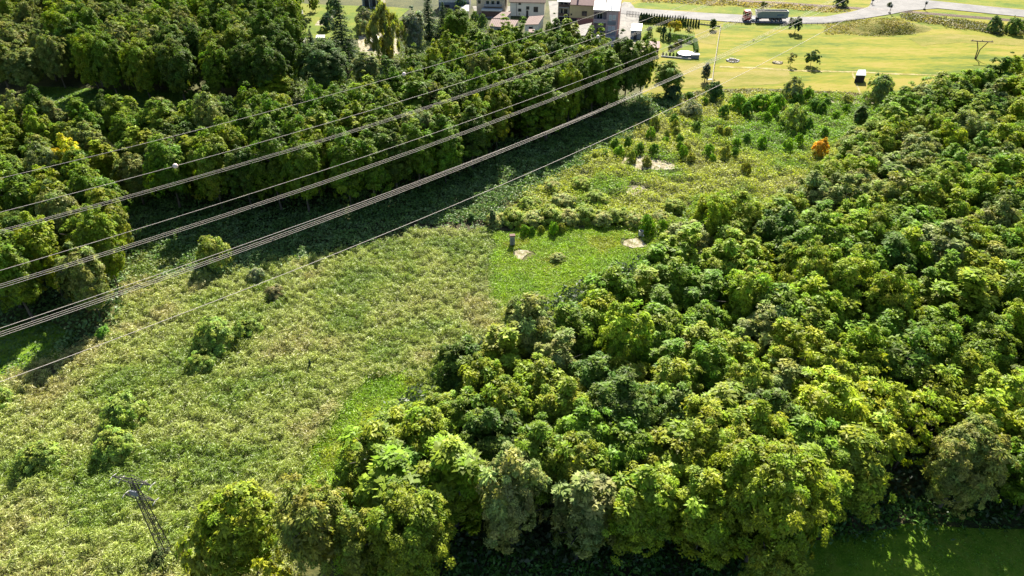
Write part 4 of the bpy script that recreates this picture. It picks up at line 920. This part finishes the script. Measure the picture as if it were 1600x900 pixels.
slab_shed('garden_shed', 'blue-grey shed with a pale flat roof beside the driveway', 'shed', [(985.5, 47.5), (1002, 48.5), (1004, 37.5), (988, 37)], 2.7, 2.9, M['roofwhite'], M['bluegrey'], .2, door=True)
slab_shed('garden_hut', 'brown wooden garden hut with a white-topped maroon roof', 'hut', [(1012.5, 75), (1030.5, 75.5), (1031, 65), (1013, 64.5)], 2.3, 3.3, M['roofmaroon'], M['brown'], .25, ridges=8)
slab_shed('garden_shed', 'tiny weathered shed on the upper left of the garden lawn', 'shed', [(458, 22), (474, 22), (473, 15), (461, 15)], 1.6, 2.2, M['roofgrey'], M['brown'], .2)
slab_shed('garden_shed', 'small white-roofed shed at the lower edge of the garden lawn', 'shed', [(493, 60), (507, 60), (508, 55), (495, 55)], 2.0, 2.3, M['roofwhite'], M['white'], .2)
slab_shed('garden_shed', 'little tilted pale roof left of the bluish spruce', 'shed', [(467, 66), (476, 66), (478, 59), (472, 59)], 1.6, 2.1, M['concrete'], M['brown'], .2)
slab_shed('yard_shed', 'pale sheet-roofed shelter in the sandy yard under the birch', 'shed', [(576, 66), (592, 66), (596, 57), (584, 57)], 2.0, 2.4, M['concrete'], M['beige'], .2)
slab_shed('field_hut', 'lone dark hut with a pale roof on the meadow track', 'hut', [(1337, 118), (1353, 118.5), (1352.5, 109.5), (1341, 109.5)], 2.0, 2.4, M['paleglass'], M['dark'], .2)
# white roof cap of the garden hut
# ------------------------------------------------------------------ garden things
def conifer_col(r, H, R, n, leaf):
    P = []; 
    z = r.random(n); rad = R * np.clip(np.minimum(1, (1 - z) * 2.2) ** .6, 0, 1) * (.85 + .15 * r.random(n)); a = r.random(n) * 6.283
    P = np.stack([np.cos(a) * rad, np.sin(a) * rad, z * H], 1)
    N = unit(np.stack([np.cos(a), np.sin(a), .4 * np.ones(n)], 1) + r.normal(0, .3, (n, 3))); U = np.tile([0, 0, 1.0], (n, 1)) + r.normal(0, .2, (n, 3))
    V, F = quads(P, N, unit(U), leaf * r.uniform(.6, 1, n), leaf * r.uniform(1.2, 2, n)); return np_mesh('thuja', V, F, M['leaf'], r.uniform(.7, 1.3, (n, 1)) * np.ones((1, 3)))
thm = [conifer_col(np.random.default_rng(800 + i), 3.0, .55, 420, .28) for i in range(3)]
ords = ['first', 'second', 'third', 'fourth', 'fifth', 'sixth', 'seventh', 'eighth', 'ninth', 'tenth', 'eleventh', 'twelfth', 'thirteenth', 'fourteenth', 'fifteenth', 'sixteenth', 'seventeenth', 'eighteenth', 'nineteenth', 'twentieth', 'twenty-first', 'twenty-second', 'twenty-third', 'twenty-fourth', 'twenty-fifth', 'twenty-sixth', 'twenty-seventh', 'twenty-eighth', 'twenty-ninth', 'thirtieth']
def ordw(i, n):
    if n == 1: return ''
    if i < 15 or n <= 20: return ords[i] if i < len(ords) else str(i)
    return ords[n - 1 - i] + ' from the right'
a0, b0 = np.array(G(1001, 34)), np.array(G(1091, 42))
NT = 23
for i in range(NT):
    p = a0 + (b0 - a0) * i / (NT - 1)
    o = link('thuja', thm[i % 3], None, (p[0], p[1], 0), random.random() * 6); s = 1.0 if i < 18 else .85
    o.scale = (s * (1.25 if i < 4 else .8), s * (1.25 if i < 4 else .8), s * random.uniform(.95, 1.08)); o.color = (.03, .065, .022, 1)
    tag(o, 'dark columnar thuja, ' + ords[i] + ' from the left in the row below the road', 'thuja', 'thujas in a row along the road')
def hedge(name, label, p, q, w, h, tone):
    a, b = np.array(G(*p)), np.array(G(*q)); L = np.linalg.norm(b - a); u = (b - a) / L; r = np.random.default_rng(int(p[0])); n = int(L * h * 160)
    s = r.random(n); f = r.integers(0, 5, n); x = np.where(f == 0, -w / 2, np.where(f == 1, w / 2, r.uniform(-w / 2, w / 2, n))); z = np.where(f <= 1, r.random(n) * h, np.where(f == 2, r.random(n) * h, h))
    x = x + r.normal(0, .06, n); z = z + r.normal(0, .05, n)
    P = np.stack([s * L, x, z], 1); N = unit(np.stack([r.normal(0, .3, n), np.where(f == 0, -1, np.where(f == 1, 1, 0.)), np.where(f > 1, 1, .3)], 1) + r.normal(0, .3, (n, 3)))
    V, F = quads(P, N, unit(r.normal(0, 1, (n, 3))), .2 * r.uniform(.7, 1.2, n), .24 * r.uniform(.7, 1.3, n))
    o = link(name, np_mesh(name, V, F, M['leaf'], r.uniform(.7, 1.3, (n, 1)) * np.ones((1, 3))), None, (a[0], a[1], 0), math.atan2(u[1], u[0])); o.color = (*tone, 1); tag(o, label, 'hedge')
hedge('hedge', 'clipped dark hedge closing the top of the pool lawn', (1047, 62), (1082, 67), 1.0, 1.9, (.05, .11, .02))
hedge('hedge', 'clipped hedge along the right side of the pool lawn', (1085, 68), (1088, 86), 1.1, 1.7, (.06, .125, .02))
def pool():
    x, y = G(1071, 88); r = empty('swimming_pool', (x, y, 0), 0, 'round above-ground pool under a white cover on the lawn', 'pool')
    R = 12.0 * MPP(88, y)
    MB().lathe([(R, 0), (R, .9)], 32).build('pool_wall', M['bluegrey'], r, False)
    MB().lathe([(R + .12, .9), (R + .12, 1.0), (R * .8, 1.04), (R * .2, 1.08)], 32).build('cover', M['pool'], r)
    mb = MB(); mb.bar((R + .3, -.3, 0), (R + .3, -.3, 1.6), .04); mb.bar((R + .3, .3, 0), (R + .3, .3, 1.6), .04)
    for k in range(4): mb.bar((R + .3, -.3, .3 + .35 * k), (R + .3, .3, .3 + .35 * k), .03)
    mb.build('ladder', M['whitepaint'], r)
    x, y = G(1086, 91); d = empty('pool_deck_box', (x, y, 0), 0, 'dark box unit with pale top at the corner beside the pool', 'box')
    MB().box(-1.5, 1.0, -.7, .7, 0, 1.15).build('body', M['bluegrey'], d, bevel=.03); MB().box(-.3, 1.1, -.75, .75, 1.152, 1.27).build('lid', M['whitepaint'], d)
pool()
a, b = np.array(G(1033, 89)), np.array(G(1080, 93.5)); L = np.linalg.norm(b - a)
wl = empty('low_wall', (a[0], a[1], 0), math.atan2(*(b - a)[::-1]), 'low pale kerb wall along the bottom of the pool lawn', 'wall')
for k in range(8): MB().box(L * k / 8 + .01, L * (k + 1) / 8 - .01, -.12, .12, 0, .42 + .02 * (k % 2)).build('block', M['concrete'], wl)
for i, px in enumerate((1035.5, 1041, 1046.5, 1052, 1057.5)):
    x, y = G(px, 87.5); o = link('thuja', thm[i % 3], None, (x, y, 0)); o.scale = (.55, .55, (.42, .3, .45, .32, .42)[i]); o.color = (.05, .08, .02, 1)
    tag(o, 'dwarf clipped conifer, ' + ords[i] + ' from the left behind the low kerb wall', 'conifer', 'dwarf conifers behind the low kerb wall')
# garden table set and beehive-like boxes
def table_px(px, py, name, label, cat, m, w=1.2):
    x, y = G(px, py); r = empty(name, (x, y, 0), .2, label, cat)
    MB().box(-w / 2, w / 2, -.4, .4, .68, .75).build('top', m, r)
    for sx in (-1, 1):
        for sy in (-1, 1): MB().box(sx * w * .42 - .04, sx * w * .42 + .04, sy * .32 - .04, sy * .32 + .04, 0, .68).build('leg', M['wood'], r)
table_px(1062, 66, 'garden_table', 'white garden table before the clipped hedge', 'table', M['whitepaint'])
table_px(1108, 128, 'garden_table', 'pale wooden table beside the meadow fence', 'table', M['concrete'], 1.7)
def chair_px(px, py, label, m, rz):
    x, y = G(px, py); r = empty('garden_chair', (x, y, 0), rz, label, 'chair', 'chairs on the pool lawn')
    MB().box(-.28, .28, -.28, .28, .40, .46).build('seat', m, r); MB().box(-.28, .28, .24, .30, .46, 1.0).build('backrest', m, r)
    for sx in (-1, 1):
        for sy in (-1, 1): MB().box(sx * .25 - .03, sx * .25 + .03, sy * .25 - .03, sy * .25 + .03, 0, .40).build('leg', m, r)
chair_px(1066, 65.5, 'pinkish garden chair right of the white garden table', M['ball'], .4); chair_px(1076, 68, 'grey garden chair in front of the hedge corner', M['concrete'], -.8)
def ring(px, py, w, name, label, cat, mat_, mat2):
    x, y = G(px, py); R = w / 2 * MPP(py, y); r = empty(name, (x, y, 0), 0, label, cat)
    mb = MB()
    for k in range(14):
        a = 6.283 * k / 14; s = random.uniform(.25, .42); mb = MB(); mb.box(-s, s, -s * .8, s * .8, 0, s * random.uniform(.7, 1.2)); o = mb.build('stone', mat_, r, bevel=.06)
        o.location = (R * math.cos(a), R * .9 * math.sin(a), 0); o.rotation_euler = (0, 0, random.random() * 3)
    MB().lathe([(R * .85, 0), (R * .6, .22), (R * .2, .3)], 18).build('mound', mat2, r)
ring(1145, 95.5, 17, 'stone_ring', 'ring of pale stones round a dark heap on the meadow', 'fire pit', M['greywall'], M['mud'])
ring(1215, 98.5, 12, 'sand_heap', 'low pale sandy heap ringed by stones on the meadow', 'sand heap', M['sand'], M['sand'])

def fence(name, label, pts, h, m, npost, rails=2, plinth=None, mesh=False, bars=0):
    W3 = [Vector((*G(*p), 0)) for p in pts]; o = empty(name, W3[0], 0, label, 'fence'); W3 = [p - W3[0] for p in W3]
    seg = [(a, b, (b - a).length) for a, b in zip(W3, W3[1:])]; tot = sum(s[2] for s in seg)
    def at(t):
        d = t * tot
        for a, b, L in seg:
            if d <= L + 1e-6: return a.lerp(b, d / L)
            d -= L
        return seg[-1][1]
    for k in range(npost):
        p = at(k / (npost - 1)); MB().tube([p, p + Vector((0, 0, h))], .06, 6).build('post', m, o)
    for k in range(rails):
        z = h * (.35 + .6 * k / max(1, rails - 1))
        for a, b, L in seg: MB().bar(a + Vector((0, 0, z)), b + Vector((0, 0, z)), .035).build('rail', m, o)
    if bars:
        mb = MB()
        for k in range(bars): p = at((k + .5) / bars); mb.bar(p + Vector((0, 0, .15)), p + Vector((0, 0, h * .95)), .018)
        mb.build('infill_bars', m, o)['kind'] = 'stuff'
    if plinth:
        for a, b, L in seg:
            u = (b - a).normalized(); n = Vector((-u.y, u.x, 0)) * .12
            MB().hexa([a - n, b - n, b + n, a + n], [q + Vector((0, 0, .35)) for q in (a - n, b - n, b + n, a + n)]).build('plinth', plinth, o)
    return o
fence('meadow_fence', 'long pale fence dividing the mown plot from the meadow', [(1126, 42), (1122.5, 62), (1119, 85), (1115, 108), (1112, 136)], 1.3, M['fence'], 24, 2, M['fence'])
fence('plot_fence', 'short pale fence at the top of the mown plot', [(1092, 38), (1126, 42)], 1.0, M['fence'], 9, 2, M['fence'])
fence('yard_fence', 'barred driveway fence beside the road right of the brick house', [(979, 24), (998, 26)], 1.6, M['steel'], 5, 2, None, bars=30)
fence('guard_rail', 'grey guard rail along the road under the truck', [(1140, 37), (1160, 38), (1232, 39), (1290, 38.5), (1350, 31)], .75, M['steel'], 26, 2)

# ------------------------------------------------------------------ railway, crossing signals, poles
RAIL = [np.array(G(*p)) for p in ((1040, -13), (1140, -.5), (1230, 5.5), (1330, 12.5), (1372, 15.2), (1400, 17.2), (1480, 23.5), (1600, 33.5), (1760, 48))]
def smooth(pts, n):
    t = np.linspace(0, len(pts) - 1, n); P = np.array(pts); out = []
    for s in t:
        i = min(int(s), len(pts) - 2); f = s - i; p0, p1, p2, p3 = P[max(i - 1, 0)], P[i], P[i + 1], P[min(i + 2, len(P) - 1)]
        out.append(.5 * (2 * p1 + (p2 - p0) * f + (2 * p0 - 5 * p1 + 4 * p2 - p3) * f * f + (3 * p1 - p0 - 3 * p2 + p3) * f ** 3))
    return np.array(out)
RC = smooth(RAIL, 90); TG = np.gradient(RC, axis=0); TG /= np.linalg.norm(TG, axis=1, keepdims=True); NR = np.stack([-TG[:, 1], TG[:, 0]], 1)
def ribbon(name, off0, off1, z0, z1, m, parent=None, sel=slice(None)):
    C, N = RC[sel], NR[sel]; mb = MB(); pr = None
    for c, n in zip(C, N):
        a, b = c + n * off0, c + n * off1
        cur = [mb.bm.verts.new(p) for p in ((a[0], a[1], z0), (a[0], a[1], z1), (b[0], b[1], z1), (b[0], b[1], z0))]
        if pr:
            for k in range(3): mb.bm.faces.new((pr[k], cur[k], cur[k + 1], pr[k + 1]))
        pr = cur
    return mb.build(name, m, parent)
tag(ribbon('railway_ballast', -1.9, 1.9, .0, .022, M['ballast']), kind='structure')
rw = empty('railway_track', (0, 0, 0), 0, 'single brown railway track crossing the road at the top right', 'railway track')
for o_ in (-.75, .75): ribbon('rail', o_ - .06, o_ + .06, .02, .17, M['rust'], rw)
RS = smooth(RAIL, 420); TS = np.gradient(RS, axis=0); TS /= np.linalg.norm(TS, axis=1, keepdims=True)
k = 0; slm = None
crossing = poly([(1362, 8), (1440, 8), (1420, 24), (1350, 24)])
slp = [(p, t) for p, t in zip(RS, TS) if not inside(p[None, :], crossing)[0] and -40 < PX(p[0], p[1], 0)[0] < 1640]
slp.sort(key=lambda q: np.hypot(*q[0]))
for i, (p, t) in enumerate(slp[:280]):
    if slm is None:
        o = MB().box(-1.25, 1.25, -.14, .14, .0, .06).build('sleeper', M['wood'], rw); slm = o.data
    else: o = link('sleeper', slm, rw)
    o.location = (p[0], p[1], .03); o.rotation_euler = (0, 0, math.atan2(t[1], t[0]) + math.pi / 2)
def signal(px, base, top, label, lean=0):
    x, y = G(px, base); h = ZT(top, y); r = empty('crossing_signal', (x, y, 0), math.radians(lean), label, 'railway signal', 'level crossing signals')
    MB().tube([(0, 0, 0), (0, 0, h)], .09, 8).build('pole', M['steel'], r)
    MB().box(-.35, .35, -.35, .35, 0, .5).build('base', M['black'], r, bevel=.03)
    MB().box(-.4, .4, -.16, -.09, h * .62, h * .62 + .8).build('light_panel', M['black'], r, bevel=.02)
    mb = MB(); 
    for sx in (-1, 1): mb.bar((-.6, -.12, h - .3 - .3 * sx), (.6, -.12, h - .3 + .3 * sx), .07)
    mb.build('warning_cross', M['whitepaint'], r)
    for sx in (-.2, .2):
        q = MB().lathe([(.13, 0), (.13, .05)], 10); bmesh.ops.rotate(q.bm, verts=list(q.bm.verts), cent=(0, 0, 0), matrix=Matrix.Rotation(math.pi / 2, 3, 'X')); o = q.build('lamp', M['dark'], r); o.location = (sx, -.17, h * .62 + .42)
signal(1389.5, 21.5, 6, 'black crossing signal post at the lower corner of the junction', 10)
signal(1444, 15.5, 1.5, 'crossing signal post standing right of the junction by the rails', -10)
signal(1362, 7.5, -2, 'crossing signal post at the left corner of the junction', 0)
def pole_px():
    x, y = G(1524, 92); h = ZT(65, y); r = empty('timber_pole', (x, y, 0), math.radians(-12), 'dark forked timber power pole with a crossarm behind the wood', 'power pole')
    for sx, tx in ((-1, -1.3), (1, 1.7)): MB().tube([(sx * .15, 0, 0), (sx * .3, 0, h * .55), (tx, 0, h)], [.17, .15, .12], 8).build('post', M['wood'], r)
    MB().box(-3.0, 3.0, -.12, .12, h - .05, h + .2).build('crossarm', M['wood'], r)
    for k in (-2.6, 0, 2.6):
        o = MB().lathe([(.06, 0), (.12, .1), (.06, .3)], 8).build('insulator', M['dark'], r, True); o.location = (k, 0, h + .2)
pole_px()
# little concrete marker and blocks beside the mound
def culvert():
    x, y = G(1416, 48); r = empty('culvert', (x, y, 0), .2, 'stone culvert mouth with leaning posts at the mound end', 'culvert')
    MB().box(-2.2, 2.2, .4, 1.0, 0, 1.3).build('head_wall', M['concrete'], r, bevel=.04); MB().box(-.7, .7, .36, .42, .1, 1.0).build('opening', M['dark'], r)
    for sx in (-1, 1): MB().hexa([(sx * 2.2, -1.4, 0), (sx * 2.5, -1.4, 0), (sx * 2.5, .9, 0), (sx * 2.2, .9, 0)], [(sx * 2.2, -1.4, .4), (sx * 2.5, -1.4, .4), (sx * 2.5, .9, 1.25), (sx * 2.2, .9, 1.25)]).build('wing_wall', M['sand'], r)
    for sx in (-2.8, -1.2, 1.0, 2.8): MB().tube([(sx, 1.5, 0), (sx + .1, 1.5, 1.9)], .11, 6).build('post', M['wood'], r)
culvert()
x, y = G(1345.5, 158.5); mk = empty('white_marker', (x, y, 0), 0, 'small white upright marker at the marsh edge left of the round bush', 'marker')
MB().tube([(0, 0, 0), (0, 0, 1.3)], [.42, .1], 8).build('body', M['whitepaint'], mk); MB().box(-.5, .5, -.4, .4, 0, .12).build('base', M['concrete'], mk)

# grey post and the concrete pipe in the clearing
def box_post():
    x, y = G(800.5, 382.5); r = empty('grey_post', (x, y, 0), .12, 'upright grey concrete post with a reddish cap in the clearing', 'post')
    MB().box(-.42, .42, -.32, .32, 0, 1.85).build('body', M['greywall'], r, bevel=.04); MB().box(-.5, .5, -.4, .4, 1.85, 2.05).build('cap', M['roofred'], r, bevel=.03)
    MB().box(-.28, .28, -.345, -.318, .4, 1.5).build('door', M['bluegrey'], r)
box_post()
def pipe():
    x, y = G(1004, 368.5); r = empty('concrete_pipe', (x, y, 0), .05, 'pale concrete pipe lying on the sandy spot by the clearing', 'pipe')
    n = 20; mb = MB(); R0, R1 = .42, .33
    ring = []
    for xx, RR in ((-.65, R1), (-.65, R0), (.65, R0), (.65, R1)):
        ring.append([mb.bm.verts.new((xx, RR * math.cos(6.2832 * k / n), .42 + RR * math.sin(6.2832 * k / n))) for k in range(n)])
    for i in range(4):
        a, b = ring[i], ring[(i + 1) % 4]
        for k in range(n): mb.bm.faces.new((a[k], a[(k + 1) % n], b[(k + 1) % n], b[k]))
    mb.build('pipe_wall', M['concrete'], r)
    MB().lathe([(.47, 0), (.47, .12)], 20).build('collar', M['whitepaint'], r)
    c = r.children[-1]; c.rotation_euler = (0, math.pi / 2, 0); c.location = (-.77, 0, .42)
pipe()

# ------------------------------------------------------------------ truck
def truck():
    a = Vector((*G(1162, 34.5), 0)); b = Vector((*G(1230, 35), 0)); rz = math.atan2(b.y - a.y, b.x - a.x)
    r = empty('tipper_truck', ((a.x + b.x) / 2, a.y + 1.2, .03), rz, 'dark red truck with a grey-blue tipper trailer driving along the road', 'truck')
    L = (b - a).length; x0 = -L / 2
    cab = MB(); cab.hexa([(x0, -1.25, .6), (x0 + 2.25, -1.25, .6), (x0 + 2.25, 1.25, .6), (x0, 1.25, .6)], [(x0 + .15, -1.2, 3.45), (x0 + 2.2, -1.2, 3.45), (x0 + 2.2, 1.2, 3.45), (x0 + .15, 1.2, 3.45)])
    c = cab.build('cab', M['truckred'], r, bevel=.08)
    MB().hexa([(x0 + .7, -.9, 3.45), (x0 + 2.1, -.9, 3.45), (x0 + 2.1, .9, 3.45), (x0 + .7, .9, 3.45)], [(x0 + 1.2, -.8, 3.62), (x0 + 2.05, -.8, 3.66), (x0 + 2.05, .8, 3.66), (x0 + 1.2, .8, 3.62)]).build('roof_deflector', M['whitepaint'], c, bevel=.04)
    MB().box(x0 + .5, x0 + 1.4, -1.262, -1.2, 2.0, 2.9).build('side_window', M['glass'], c)
    MB().hexa([(x0 - .0, -1.05, 1.9), (x0 + .2, -1.05, 1.9), (x0 + .2, 1.05, 1.9), (x0 - .0, 1.05, 1.9)], [(x0 + .07, -1.05, 3.0), (x0 + .25, -1.05, 3.0), (x0 + .25, 1.05, 3.0), (x0 + .07, 1.05, 3.0)]).build('windscreen', M['glass'], c)
    MB().box(x0 - .12, x0 + .3, -1.2, 1.2, .35, .95).build('bumper', M['steel'], c, bevel=.03)
    for sy in (-1, 1):
        MB().box(x0 - .15, x0 - .1, sy * .85 - .2, sy * .85 + .2, .6, .85).build('headlight', M['paleglass'], c)
        MB().box(x0 + .0, x0 + .15, sy * 1.38 - .06, sy * 1.38 + .06, 2.1, 2.8).build('mirror', M['black'], c)
    MB().box(x0 + 2.0, x0 + 6.2, -.5, .5, .75, 1.0).build('chassis', M['black'], r)
    for sy in (-1, 1): MB().lathe([(.33, 0), (.33, 1.3)], 12).build('fuel_tank', M['whitepaint'], r); t = r.children[-1]; t.rotation_euler = (0, math.pi / 2, 0); t.location = (x0 + 2.8, sy * .95, .72)
    MB().box(x0 + 2.35, x0 + 2.6, -.9, .9, 1.0, 3.0).build('exhaust_stack', M['concrete'], r)
    # trailer tub: open box with slanting front
    X0, X1 = x0 + 4.0, x0 + L; mb = MB(); zt = 3.5; zb = 1.35
    mb.hexa([(X0 + .7, -1.15, zb), (X1 - .1, -1.15, zb), (X1 - .1, 1.15, zb), (X0 + .7, 1.15, zb)], [(X0 + .7, -1.15, zb + .12), (X1 - .1, -1.15, zb + .12), (X1 - .1, 1.15, zb + .12), (X0 + .7, 1.15, zb + .12)])
    tub = mb.build('trailer_body', M['trailer'], r)
    for sy in (-1, 1):
        q = [(X0 + .7, sy * 1.15, zb), (X1 - .1, sy * 1.15, zb), (X1, sy * 1.27, zt), (X0, sy * 1.27, zt)]
        mb = MB(); mb.hexa(q, [(p[0], p[1] - sy * .07, p[2]) for p in q]); mb.build('side_panel', M['trailer'], tub)
        for k in range(9):
            x = X0 + 1.0 + k * (X1 - X0 - 1.4) / 8; mb = MB(); mb.hexa([(x - .04, sy * 1.17, zb + .1), (x + .04, sy * 1.17, zb + .1), (x + .04, sy * 1.23, zb + .1), (x - .04, sy * 1.23, zb + .1)], [(x - .04, sy * 1.25, zt - .1), (x + .04, sy * 1.25, zt - .1), (x + .04, sy * 1.31, zt - .1), (x - .04, sy * 1.31, zt - .1)]); mb.build('rib', M['trailer'], tub)
        MB().box(X0 - .02, X1 + .02, sy * 1.29 - .09, sy * 1.29 + .09, zt, zt + .14).build('top_rail', M['concrete'], tub)
    MB().hexa([(X0 + .62, -1.15, zb), (X0 + .72, -1.15, zb), (X0 + .72, 1.15, zb), (X0 + .62, 1.15, zb)], [(X0 - .05, -1.25, zt), (X0 + .05, -1.25, zt), (X0 + .05, 1.25, zt), (X0 - .05, 1.25, zt)]).build('front_panel', M['whitepaint'], tub)
    MB().box(X1 - .12, X1 + .02, -1.24, 1.24, zb, zt).build('tailgate', M['whitepaint'], tub)
    MB().box(X0 + .3, X1 - .3, -1.12, 1.12, zt - .5, zt - .25).build('load', M['ballast'], tub)
    MB().box(X0 + .6, X1 - .3, -.45, .45, .9, zb).build('trailer_frame', M['black'], r)
    # blurred dark lettering patch on the side (illegible in the photograph)
    for k in range(7):
        x = X0 + 7.2 + k * .36; MB().hexa([(x, -1.275, 2.05), (x + .24, -1.275, 2.05), (x + .24, -1.2, 2.05), (x, -1.2, 2.05)], [(x + .1, -1.285, 2.55), (x + .34, -1.285, 2.55), (x + .34, -1.21, 2.55), (x + .1, -1.21, 2.55)]).build('lettering', M['textblue'], tub)
    wm = None
    for x in (x0 + 1.3, x0 + 4.9, X1 - 5.2, X1 - 3.7, X1 - 2.2):
        for sy in (-1, 1):
            mb = MB(); mb.lathe([(.3, -.17), (.5, -.16), (.53, -.1), (.53, .1), (.5, .16), (.3, .17)], 18)
            bmesh.ops.rotate(mb.bm, verts=list(mb.bm.verts), cent=(0, 0, 0), matrix=Matrix.Rotation(math.pi / 2, 3, 'X'))
            w = mb.build('wheel', M['black'], r); w.location = (x, sy * 1.02, .53)
            mb = MB(); mb.lathe([(.28, -.175), (.22, .0), (.28, .175)], 14); bmesh.ops.rotate(mb.bm, verts=list(mb.bm.verts), cent=(0, 0, 0), matrix=Matrix.Rotation(math.pi / 2, 3, 'X')); mb.build('rim', M['concrete'], w)
truck()

# ------------------------------------------------------------------ labels for the many trees and bushes
from collections import defaultdict
gr = defaultdict(list)
for it in LABELQ: gr[(it[1], it[2], it[3])].append(it)
for (zone, noun, tn), its in gr.items():
    its.sort(key=lambda q: q[4][0]); n = len(its)
    for i, it in enumerate(its):
        if n == 1: s = f"only {tn} {noun} {zone}"
        elif i == n - 1: s = f"rightmost {tn} {noun} {zone}"
        elif i == 0: s = f"leftmost {tn} {noun} {zone}"
        else: s = f"{ords[i]}-from-left {tn} {noun} {zone}"
        it[0]['label'] = s
print('TREES', len(LABELQ), {k: sum(1 for o in SC.objects if o.name.split('.')[0] == k) for k in ('alder_tree', 'broadleaf_tree', 'woodland_tree', 'marsh_bush')}, 'tris', sum(len(m.polygons) * 2 for m in bpy.data.meshes))
